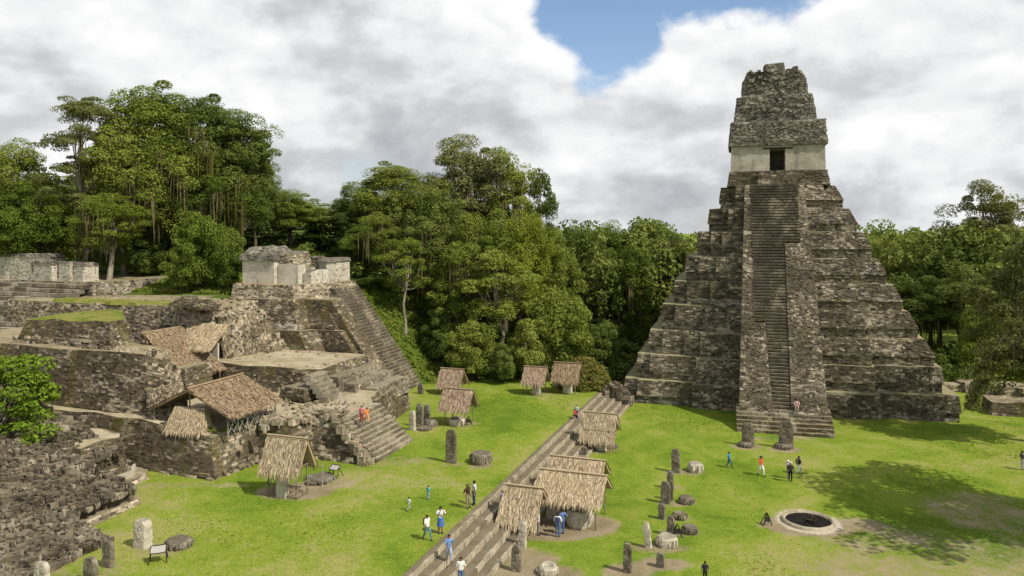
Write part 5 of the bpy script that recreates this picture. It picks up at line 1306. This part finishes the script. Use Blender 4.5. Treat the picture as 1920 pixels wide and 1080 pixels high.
    # short roof against the retaining wall
    t = thing('wall_thatch_roof', 'short pale thatch roof over a pale niche against the retaining wall', 'shelter', W3(63.0, 56.0, ZU), ANG - math.pi / 2)
    P = [(-2.5, -1.7, 1.7), (2.5, -1.7, 1.7), (2.3, 1.2, 3.9), (-2.3, 1.2, 3.9)]
    roof = part('roof', hexmesh('roof', [slab(P, .18)]), TH_PALE, t)
    part('thatch', mesh_np('thatch', *strips(r, *P, 20, 78, .5, .09, .06)), TH_PALE, roof, kind='stuff')
    for x in (-2.2, 0.2, 2.2): pole_part('post', (x, -1.4, -.1), (x, -1.4, 1.8), .06, WOODG, t)
    part('niche_wall', hexmesh('niche_wall', [rough8(-2.1, 1.3, .7, 1.0, -2.2, 1.9, .08)]), S_PLASTER, t)
shelters()

# ------------------------------------------------------------------ stelae, altars, signs, fire ring
def monuments():
    def st(px, py, top, w, label, z=0.0, mat=S_STELA, **k):
        g = G(px, py, z); s = g[1] / F
        return stela(label, g, w * s, (py - top) * s, **{**dict(dep=.34, mat=mat, seed=px), **k})
    def al(px, py, w, h, label, z=0.0, mat=S_STELA, **k):
        g = G(px, py, z); s = g[1] / F; g[1] += w * s / 2
        return altar(label, g, w * s, h * s, mat, seed=px, **k)
    st(1402, 836, 793, 23, 'broad dark rounded stela left before the pyramid stair', roundtop=.35); st(1474, 841, 790, 26, 'broad carved stela right before the pyramid stair', roundtop=.3)
    al(1402, 841, 26, 8, 'flat altar at the foot of the left stela before pyramid'); al(1474, 845, 30, 9, 'flat altar at the foot of the right stela before pyramid')
    st(1267, 886, 842, 16, 'tall dark stela farthest along the plaza row'); al(1307, 888, 27, 17, 'pale square-sided altar right of the farthest row stela', mat=S_STELAP, sides=8)
    st(1257, 917, 884, 12, 'slim dark stela second farthest in the plaza row'); st(1248, 944, 903, 18, 'thick dark stela in the middle of the plaza row')
    st(1258, 938, 902, 8, 'narrow stela close behind the thick one in the row', dep=.3); st(1241, 973, 945, 12, 'short dark stela below the thick one in the row')
    st(1258, 1004, 968, 14, 'dark stela beside the small black sign in the row'); st(1216, 1027, 980, 12, 'leaning pale stela in the nearer half of the row', mat=S_STELAP, lean=(-.10, 0), roundtop=.5)
    st(1177, 1073, 1019, 16, 'tall forked stela nearest in the plaza row', roundtop=.12); st(1238, 1063, 1037, 14, 'stump of a dark stela right of the nearest tall one')
    st(968, 1070, 1022, 17, 'dark square stela at the foot of the long stairs', roundtop=.1); st(980, 1027, 978, 14, 'pale stela at the shaggy shelter on the stairs foot', mat=S_STELAP, roundtop=.1)
    st(1095, 857, 838, 12, 'short brown stone post by the stairs between the two groups of shelters', roundtop=.1)
    al(1290, 948, 27, 12, 'dark altar right of the thick stela'); al(1277, 977, 25, 11, 'brown altar right of the short dark stela', mat=S_FORE)
    al(1297, 1004, 28, 13, 'dark altar right of the small black sign'); al(1254, 1030, 38, 18, 'large pale altar right of the leaning stela', mat=S_STELAP, irregular=.1)
    al(1028, 1084, 38, 16, 'pale round altar cut by the lower picture edge', mat=S_STELAP, hollow=True)
    al(1147, 843, 22, 8, 'small dark altar right of the two-tiered shelter')
    z = TZ
    st(846, 868, 806, 21, 'tall pale-fronted stela alone in the middle of the lawn', z, roundtop=.2); al(901, 874, 40, 20, 'round dark altar beside the lone tall stela', z, mat=S_STELA)
    st(773, 806, 770, 12, 'pale short stela left of the two dark ones on lawn', z, mat=S_STELAP, roundtop=.4); st(787, 800, 757, 14, 'tallest dark stela of the three on the lawn', z); st(801, 797, 759, 12, 'dark stela right of the three on the lawn', z)
    al(806, 802, 25, 12, 'dark drum altar before the three lawn stelae', z); al(795, 809, 26, 5, 'flat slab altar in the grass before the three stelae', z)
    st(268, 1025, 975, 30, 'thick pale block-shaped stela on the near left lawn', z, mat=S_STELAP, roundtop=.02, taper=.0, dep=.7); al(325, 1034, 50, 13, 'low dark worn altar beside the pale block stela', z, irregular=.12)
    st(203, 1062, 1015, 23, 'dark stela at the corner of the ruined stairway', z); st(170, 1092, 1046, 30, 'broad dark stela at the lower edge before ruined stairway', z, roundtop=.3); st(78, 1098, 1054, 33, 'pale stela at the lower left edge before ruined stairway', z, mat=S_STELAP, roundtop=.05)
    st(789, 738, 720, 11, 'small dark stone post at the foot of the big staircase', z)
    # signs
    M_SIGN = plain('white_sign_board', (.34, .325, .30)); M_BLK = plain('black_sign_frame', (.025, .022, .02)); 
    def lectern(px, py, h, lb, z, rot, mat):
        g = G(px, py, z); t = thing('information_sign', lb, 'sign', g, rot, 'small information signs')
        for x in (-.42, .42):
            pole_part('leg', (x * 1.15, -.3, 0), (x * .9, .05, h), .035, M_BLK, t); pole_part('leg', (x * 1.15, .42, 0), (x * .9, .05, h), .035, M_BLK, t)
        P = [(-.42, -.28, h * .78), (.42, -.28, h * .78), (.42, .2, h * 1.12), (-.42, .2, h * 1.12)]
        part('panel', hexmesh('panel', [slab(P, .04)]), mat, t); part('frame', mesh_np('frame', *join([pole(P[i], P[(i + 1) % 4], .03) for i in range(4)])), M_BLK, t)
    lectern(297, 1053, .8, 'white-faced lectern sign in front of the low dark altar', TZ, .35, M_SIGN)
    lectern(628, 893, .75, 'white-faced lectern sign right of the lattice-fenced shelter', TZ, -.5, M_SIGN)
    def aframe(px, py, hpx, lb, z, rot):
        g = G(px, py, z); h = hpx * g[1] / F; t = thing('folding_sign', lb, 'sign', g, rot, 'small folding signs')
        for s in (-1, 1):
            pole_part('leg', (s * .34, -.12, 0), (s * .03, 0, h), .04, M_BLK, t); pole_part('leg', (s * .34, .3, 0), (s * .03, .08, h), .035, M_BLK, t)
        part('board', hexmesh('board', [slab([(-.2, -.10, h * .3), (.2, -.10, h * .3), (.13, -.03, h * .7), (-.13, -.03, h * .7)], .03)]), M_BLK, t)
    aframe(1438, 984, 22, 'black folding sign left of the fire ring', 0, .2); aframe(1270, 1007, 23, 'black folding sign among the plaza stelae', 0, -.1); aframe(879, 797, 16, 'black folding sign at the shelter in mid lawn', TZ, .3)
    # post beside the fenced shelter
    g = G(604, 912, TZ); t = thing('wooden_post', 'thin pale wooden post right of the lattice-fenced shelter', 'post', g); pole_part('shaft', (0, 0, -.1), (0, 0, 2.1), .05, WOODG, t); part('cap', hexmesh('cap', [rough8(-.12, .12, -.1, .1, 2.05, 2.25, .02)]), DARKWOOD, t)
    altar('low dark slab between fenced shelter and lectern sign', G(600, 900, TZ), 2.4, .25, S_STELA, irregular=.1)
    # fire ring
    g = G(1515, 978, 0); t = thing('fire_ring', 'round pale stone fire ring with charred hollow on the plaza', 'fire ring', g)
    prof = [(1.84, -.05), (1.81, .14), (1.75, .22), (1.66, .24), (1.58, .20), (1.54, .02), (1.46, -.02)]; m = 40; V = []; r = np.random.default_rng(2)
    for q, zz in prof:
        for i in range(m): an = 2 * math.pi * i / m; V.append((math.cos(an) * q * (1 + r.normal() * .008), math.sin(an) * q * (1 + r.normal() * .008), zz + r.normal() * .01))
    fc = np.array([(k * m + i, k * m + (i + 1) % m, (k + 1) * m + (i + 1) % m, (k + 1) * m + i) for k in range(len(prof) - 1) for i in range(m)])
    part('rim', mesh_np('rim', V, fc, smooth=True), S_NOSE, t)
    part('charred_floor', mesh_np('charred_floor', [(math.cos(2 * math.pi * i / m) * 1.56, math.sin(2 * math.pi * i / m) * 1.56, .06) for i in range(m)], [tuple(range(m))]), E_CHAR, t)
    for i in range(7):
        an = r.uniform(0, 6.28); l = r.uniform(.3, .6); x, y = r.uniform(-.5, .5, 2); pole_part('burnt_log', (x - math.cos(an) * l, y - math.sin(an) * l, .08), (x + math.cos(an) * l, y + math.sin(an) * l, .12 + .1 * (i % 3)), .06, DARKWOOD, t)
    # low ruins at the right edge
    t = thing('low_ruined_wall', 'low grey ruined wall at the right edge under the trees', 'wall', G(1850, 730, 0))
    for px, py, w, h, d in [(1790, 735, 2.4, .9, 2.0), (1830, 737, 2.6, 1.2, 2.2), (1868, 742, 2.4, 1.5, 2.4), (1905, 748, 2.6, 1.6, 2.6), (1940, 752, 2.6, 1.6, 2.6)]:
        x, y, _ = G(px, py, 0); mass(t, 'wall_piece', [(x - w / 2, y), (x + w / 2, y), (x + w / 2, y + d), (x - w / 2, y + d)], [(x - w / 2, y + .2), (x + w / 2, y + .2), (x + w / 2, y + d), (x - w / 2, y + d)], -.1, h, S_RUBBLE, grid=False, d=(0, .2), miss=.1, tj=.2, hj=.1, seg=.8)
    t = thing('dark_ruined_block', 'dark square stone block ruin at the right picture edge', 'ruin', G(1915, 780, 0))
    x, y, _ = G(1918, 785, 0); mass(t, 'block_body', [(x - 2.4, y + 1.6), (x + 3, y), (x + 4, y + 4), (x - 1.6, y + 5)], [(x - 2.2, y + 1.9), (x + 2.8, y + .3), (x + 3.8, y + 3.8), (x - 1.4, y + 4.8)], -.1, 1.5, S_ACRO, grid=False, tj=.15, hj=.08, seg=.8)
monuments()

# ------------------------------------------------------------------ people
def skel(pose):
    """joints of a 1.70 m figure facing -y; returns points and bones (i, j, region) with radii"""
    J = {}
    J['pel'] = (0, 0, .95); J['bel'] = (0, -.01, 1.08); J['chest'] = (0, 0, 1.30); J['neck'] = (0, .01, 1.47); J['skull'] = (0, -.015, 1.56); J['crown'] = (0, 0, 1.66)
    for s, n in ((-1, 'r'), (1, 'l')):
        J['sh' + n] = (s * .18, .01, 1.40); J['el' + n] = (s * .24, .03, 1.13); J['wr' + n] = (s * .25, -.06, .90); J['ha' + n] = (s * .25, -.08, .83)
        J['hip' + n] = (s * .09, 0, .90); J['kn' + n] = (s * .10, -.02, .50); J['an' + n] = (s * .10, .02, .09); J['to' + n] = (s * .12, -.15, .03)
    if pose == 'walk':
        J['knl'] = (.10, -.22, .53); J['anl'] = (.10, -.26, .11); J['tol'] = (.11, -.43, .05); J['knr'] = (-.10, .08, .50); J['anr'] = (-.10, .33, .16); J['tor'] = (-.11, .18, .03)
        J['ell'] = (.24, .14, 1.14); J['wrl'] = (.24, .10, .92); J['hal'] = (.24, .07, .85); J['elr'] = (-.24, -.10, 1.14); J['wrr'] = (-.23, -.26, .97); J['har'] = (-.23, -.32, .93)
    if pose == 'photo':
        for s, n in ((-1, 'r'), (1, 'l')): J['el' + n] = (s * .27, -.20, 1.22); J['wr' + n] = (s * .12, -.33, 1.46); J['ha' + n] = (s * .07, -.34, 1.54)
    if pose == 'hip':
        J['elr'] = (-.36, .08, 1.16); J['wrr'] = (-.20, -.04, 1.02); J['har'] = (-.14, -.06, 1.01); J['knl'] = (.13, -.05, .50); J['anl'] = (.16, 0, .09); J['tol'] = (.20, -.16, .03)
    if pose == 'sit':
        dz = -.50
        for k in J: J[k] = (J[k][0], J[k][1], J[k][2] + dz)
        for s, n in ((-1, 'r'), (1, 'l')):
            J['kn' + n] = (s * .14, -.44, .46); J['an' + n] = (s * .14, -.46, .06); J['to' + n] = (s * .15, -.63, .02)
            J['el' + n] = (s * .25, -.10, .66); J['wr' + n] = (s * .13, -.34, .56); J['ha' + n] = (s * .09, -.42, .53)
    B = [('pel', 'bel', 'shirt'), ('bel', 'chest', 'shirt'), ('chest', 'neck', 'skin'), ('neck', 'skull', 'skin'), ('skull', 'crown', 'skin')]
    for n in 'rl': B += [('chest', 'sh' + n, 'shirt'), ('sh' + n, 'el' + n, 'shirt'), ('el' + n, 'wr' + n, 'skin'), ('wr' + n, 'ha' + n, 'skin'), ('pel', 'hip' + n, 'legs'), ('hip' + n, 'kn' + n, 'legs'), ('kn' + n, 'an' + n, 'legs'), ('an' + n, 'to' + n, 'shoe')]
    R = dict(pel=(.15, .115), bel=(.135, .105), chest=(.155, .115), neck=(.055, .055), skull=(.082, .098), crown=(.07, .085), sh=(.07, .065), el=(.046, .046), wr=(.032, .030), ha=(.040, .022), hip=(.098, .098), kn=(.064, .064), an=(.042, .045), to=(.042, .030))
    return J, B, R
POSES = {}
def build_pose(pose):
    J, B, R = skel(pose); keys = list(J); idx = {k: i for i, k in enumerate(keys)}
    me = bpy.data.meshes.new('body'); me.from_pydata([J[k] for k in keys], [(idx[a], idx[b]) for a, b, _ in B], [])
    o = bpy.data.objects.new('body_tmp', me); COL.objects.link(o)
    m = o.modifiers.new('skin', 'SKIN'); m.use_smooth_shade = True
    for k in keys:
        q = R[k] if k in R else R[k[:-1]]
        sv = me.skin_vertices[0].data[idx[k]]; sv.radius = q; sv.use_root = (k == 'pel')
    ss = o.modifiers.new('sub', 'SUBSURF'); ss.levels = 2; ss.render_levels = 2
    dg = bpy.context.evaluated_depsgraph_get(); ev = o.evaluated_get(dg); em = bpy.data.meshes.new_from_object(ev)
    n = len(em.vertices); co = np.empty(n * 3); em.vertices.foreach_get('co', co); co = co.reshape(-1, 3)
    no = np.empty(n * 3); em.vertices.foreach_get('normal', no); no = no.reshape(-1, 3)
    faces = [tuple(p.vertices) for p in em.polygons]
    bpy.data.objects.remove(o); bpy.data.meshes.remove(em)
    cen = np.array([co[list(f)].mean(0) for f in faces])
    best = np.full(len(cen), 1e9); reg = np.zeros(len(cen), int); names = ['shirt', 'skin', 'legs', 'shoe']
    for a, b, rg in B:
        A, C = np.array(J[a]), np.array(J[b]); d = C - A; tt = np.clip(((cen - A) @ d) / (d @ d), 0, 1); q = np.linalg.norm(cen - (A + tt[:, None] * d), axis=1)
        ra = (R[a] if a in R else R[a[:-1]])[0]; rb = (R[b] if b in R else R[b[:-1]])[0]; q = q / (ra * (1 - tt) + rb * tt)
        upd = q < best; best[upd] = q[upd]; reg[upd] = names.index(rg)
    nz = J['neck'][2] - .045
    reg[(reg == 1) & (cen[:, 2] < nz) & (np.abs(cen[:, 0]) < .17) & (cen[:, 2] > J['pel'][2])] = 0
    pz = J['pel'][2]
    if pose != 'sit': reg[(reg == 0) & (cen[:, 2] < pz - .02) & (np.abs(cen[:, 0]) < .19)] = 2
    # nose, ears and fingers grown onto the same surface
    V = list(co); Fc = list(faces); rgl = list(reg)
    def add(tubev, tubef, rg=1):
        o_ = len(V); V.extend(tubev); Fc.extend([tuple(q + o_ for q in f) for f in tubef]); rgl.extend([rg] * len(tubef))
    sk = np.array(J['skull'])
    add(*tube([sk + [0, -.075, .035], sk + [0, -.108, .0], sk + [0, -.085, -.012]], [.010, .016, .012], 5))
    for s in (-1, 1): add(*tube([sk + [s * .07, .01, .03], sk + [s * .092, .018, .01], sk + [s * .075, .01, -.025]], [.012, .016, .009], 5))
    for n_, s in (('r', -1), ('l', 1)):
        w, h = np.array(J['wr' + n_]), np.array(J['ha' + n_]); d = (h - w) / np.linalg.norm(h - w); sd = np.cross(d, [s, .0, .0]); sd /= np.linalg.norm(sd) + 1e-9; pn = np.cross(d, sd)
        for i, ln in enumerate((.070, .080, .074, .058)):
            p0 = h + sd * (i - 1.5) * .020; add(*tube([p0, p0 + d * ln * .55 - pn * .008, p0 + d * ln - pn * .03], [.0095, .009, .007], 5))
        p0 = w * .4 + h * .6 + sd * -.034; add(*tube([p0, p0 + d * .03 - sd * .022, p0 + d * .06 - sd * .024], [.011, .010, .008], 5))
    V = np.array(V); rgl = np.array(rgl)
    def sub(k, off, nm):
        fs = [Fc[i] for i in range(len(faces)) if rgl[i] == k]; used = sorted({q for f in fs for q in f}); mp = {q: i for i, q in enumerate(used)}
        return mesh_np(nm, co[used] + no[used] * off, [tuple(mp[q] for q in f) for f in fs], smooth=True)
    body = mesh_np('body', V, Fc, smooth=True)
    # hair cap
    hv, hf = [], []; m = 12; sk = np.array(J['skull']) + [0, .012, .025]
    for k, ph in enumerate(np.linspace(0, 1, 7)):
        an0 = ph * 1.95
        for i in range(m):
            an = 2 * math.pi * i / m; fr = max(0, -math.sin(an)); a2 = an0 * (1 - .42 * fr); rr_ = math.sin(a2)
            hv.append(sk + np.array([math.cos(an) * rr_ * .098, math.sin(an) * rr_ * .118, math.cos(a2) * .118]))
    hf = [(k * m + i, (k + 1) * m + i, (k + 1) * m + (i + 1) % m, k * m + (i + 1) % m) for k in range(6) for i in range(m)]
    hair = mesh_np('hair', hv, hf, smooth=True)
    eyes = []
    for s in (-1, 1): eyes.append(tube([np.array(J['skull']) + [s * .032, -.088, .030], np.array(J['skull']) + [s * .032, -.096, .030]], [.011, .007], 6))
    hat = []
    top = np.array(J['skull']) + [0, 0, .06]
    hat = tube([top + [0, 0, -.002], top + [0, 0, .0], top + [0, 0, .01], top + [0, 0, .075], top + [0, 0, .10]], [.02, .19, .108, .098, .03], 14)
    ch = np.array(J['chest'])
    pack = rough8(-.15, .15, .10, .27, ch[2] - .30, ch[2] + .12, .015); pack[:, 1] += ch[1]
    sp = np.array(J['pel']); sk_prof = tube([sp + [0, 0, .07], sp + [0, -.01, -.15], sp + [0, -.01, -.46]], [.165, .20, .24], 14)
    POSES[pose] = dict(body=body, shirt=sub(0, .014, 'shirt'), trousers=sub(2, .012, 'trousers'), shoes=sub(3, .012, 'shoes'), hair=hair, eyes=mesh_np('eyes', *join(eyes)), hat=mesh_np('hat', *hat, smooth=True), backpack=hexmesh('backpack', [pack]), skirt=mesh_np('skirt', *sk_prof, smooth=True), ground=0.0)
for pz in ('stand', 'walk', 'photo', 'hip', 'sit'): build_pose(pz)
CL = {}
def cloth(c):
    if c not in CL: CL[c] = plain('cloth_%d' % len(CL), c, .9, .18)
    return CL[c]
SKIN = plain('skin', (.34, .19, .12), .6, .08); SKIN_D = plain('darker_skin', (.20, .11, .065), .6, .08)
HAIR = plain('dark_hair', (.014, .011, .009), .7); HAIRB = plain('brown_hair', (.05, .03, .018), .7)
def person(px, py, z, hpx, face, pose, shirt, legs, label, hat=None, pack=None, skirt=None, skin=SKIN, hair=HAIR, dz=0.0):
    g = G(px, py, z); H = hpx * g[1] / F; ref = 1.70 if pose != 'sit' else 1.20; s = H / ref
    t = thing('person', label, 'person', (g[0], g[1], z + dz), face, 'visitors on the plaza')
    D = POSES[pose]
    def add(nm, mt):
        me = D[nm]; o = link(bpy.data.objects.new(nm, me)); o.parent = t; o.scale = (s, s, s)
        if not me.materials: me.materials.append(mt)
        o.material_slots[0].link = 'OBJECT'; o.material_slots[0].material = mt
    add('body', skin); add('shirt', cloth(shirt)); add('trousers', cloth(legs) if not skirt else skin); add('shoes', cloth((.05, .045, .04))); add('hair', hair); add('eyes', HAIR)
    if hat: add('hat', cloth(hat))
    if pack: add('backpack', cloth(pack))
    if skirt: add('skirt', cloth(skirt))
WH = (.70, .69, .66); JEAN = (.09, .15, .27); PALEJ = (.28, .36, .46); BLK = (.018, .018, .02); KHA = (.27, .23, .16)
person(767, 958, TZ, 26, 2.2, 'walk', WH, (.35, .36, .33), 'small child in white walking on the lawn')
person(803, 937, TZ, 27, 2.6, 'stand', (.12, .42, .45), (.30, .42, .42), 'small child in turquoise standing on the lawn')
person(877, 953, TZ, 46, 1.0, 'hip', (.055, .032, .022), KHA, 'adult in brown jacket, hat and khaki trousers near the stair edge', hat=(.12, .09, .06))
person(889, 947, TZ, 46, -1.2, 'stand', (.55, .53, .56), (.04, .05, .13), 'person in white top and dark blue trousers beside the brown jacket')
person(801, 1013, TZ, 48, .8, 'walk', WH, (.08, .20, .22), 'person in white shirt and teal jeans walking on the lawn', pack=(.20, .05, .04))
person(826, 1000, TZ, 51, .3, 'photo', (.62, .63, .66), (.05, .10, .30), 'person in white shirt and blue skirt with raised hands', skirt=(.06, .13, .36))
person(842, 1052, 1.12, 50, .2, 'walk', (.16, .27, .52), PALEJ, 'person in blue top and pale jeans stepping down the long stairs', pack=(.30, .05, .04))
person(864, 1098, .84, 54, .1, 'stand', WH, JEAN, 'dark-haired person in white at the lower picture edge on stairs')
person(942, 946, 1.12, 27, .9, 'sit', (.22, .16, .42), (.05, .05, .12), 'person in purple seated on the long stairs')
person(953, 950, 1.12, 31, 1.0, 'sit', (.30, .035, .07), BLK, 'person in dark red seated beside the purple one')
person(1046, 1007, 0, 46, 2.9, 'stand', WH, JEAN, 'person in white shirt and jeans before the large shelter', pack=(.05, .07, .16))
person(1054, 1002, 0, 48, -2.6, 'hip', (.10, .16, .34), (.08, .13, .28), 'person in blue denim beside the one in white at the shelter')
person(1009, 1003, 0, 46, 1.4, 'stand', (.50, .48, .44), (.18, .17, .18), 'person in grey under the shaggy shelter edge')
person(1367, 877, 0, 30, 1.2, 'walk', (.03, .27, .55), (.03, .10, .16), 'person in bright blue walking on the plaza')
person(1427, 892, 0, 37, .4, 'walk', (.55, .11, .05), WH, 'person in orange-red shirt and white trousers with a hat', hat=(.05, .035, .03))
person(1477, 897, 0, 34, 1.3, 'stand', (.48, .40, .50), (.30, .26, .30), 'person in lilac with pale cap in the plaza group', hat=(.60, .56, .50))
person(1482, 903, 0, 37, 2.7, 'stand', (.06, .045, .05), BLK, 'person in black with backpack in the plaza group', pack=(.05, .04, .045), hat=(.5, .47, .42))
person(1498, 889, 0, 34, 1.6, 'walk', BLK, (.38, .44, .50), 'person in black shirt and pale jeans right of the plaza group', pack=(.10, .09, .07))
person(1322, 1092, 0, 40, 3.0, 'stand', (.035, .03, .05), BLK, 'dark-clothed person at the lower picture edge in the plaza')
person(1917, 881, 0, 36, 1.5, 'stand', (.10, .09, .09), (.45, .42, .42), 'person at the right picture edge on the plaza')
person(678, 793, 4.3, 33, -.4, 'stand', (.62, .20, .22), (.42, .07, .06), 'person in pink and red at the top of the short staircase')
person(688, 793, 4.3, 29, .6, 'walk', (.68, .22, .05), (.62, .30, .12), 'person in orange at the top of the short staircase')
person(1077, 785, 1.4, 18, .8, 'sit', (.42, .05, .05), BLK, 'person in red seated at the far end of the long stairs')
person(1081, 783, 1.4, 24, -.6, 'stand', (.50, .52, .60), (.06, .08, .16), 'person in pale blue standing at the far end of the long stairs')
g = np.array([27.95, 76.4]); th = math.radians(16); q = g + np.array([math.cos(th) * 1.35 + math.sin(th) * 2.9, -math.sin(th) * 1.35 + math.cos(th) * 2.9])
t_px = 960 + q[0] * F / q[1]; t_py = HOR + (CAMH - 1.92) * F / q[1]
person(t_px, t_py, 1.92, 22, -.3, 'sit', (.50, .34, .34), (.30, .24, .22), 'person in faded pink seated at the foot of the pyramid staircase')

# ------------------------------------------------------------------ grass tufts over both lawns
def tufts():
    r = np.random.default_rng(91); n = 60000
    py = HOR + (CAMH * F / np.sqrt(r.uniform(44.0 ** 2, 92.0 ** 2, n))); px = r.uniform(-40, 1960, n)
    Y = CAMH * F / (py - HOR); X = (px - 960) * Y / F; a, b = toAB(X, Y)
    up = b > STB1 + .1; z = np.where(up, TZ, 0.0)
    w = worn_field(X, Y); keep = (w < .35) & ((b < STB0 - .1) | up) & (vnoise(X, Y, 3.0, 8) + r.uniform(-.35, .35, n) > .42)
    keep &= ~((b > 39) & (a < 47.4)) & ~((b > 31.2) & (a > 47.4))
    lx = (X - 27.95) * math.cos(math.radians(16)) - (Y - 76.4) * math.sin(math.radians(16)); ly = (X - 27.95) * math.sin(math.radians(16)) + (Y - 76.4) * math.cos(math.radians(16))
    keep &= ~((np.abs(lx - .5) < 19) & (ly > 9)) & ~((np.abs(lx) < 4.8) & (ly > -.1))
    X, Y, z = X[keep], Y[keep], z[keep]; m = len(X); h = r.uniform(.02, .06, m); an = r.uniform(0, 3.14, m); wd = r.uniform(.05, .13, m)
    p = np.stack([X, Y, z - .03], 1); dx = np.stack([np.cos(an) * wd, np.sin(an) * wd, np.zeros(m)], 1); tip = np.stack([r.normal(size=m) * .08, r.normal(size=m) * .08, h], 1)
    q = np.stack([p - dx, p + dx, p + tip + dx * .5, p + tip - dx * .5], 1)
    o = part('grass_tufts', mesh_np('grass_tufts', q.reshape(-1, 3), np.arange(m * 4).reshape(m, 4)), leaf_mat('grass_blades', (.12, .18, .015), (.20, .26, .026), (.32, .33, .075), 0, .2))
    tag(o, 'short uneven grass tufts over the plaza and the raised lawn', 'grass', kind='stuff')
tufts()
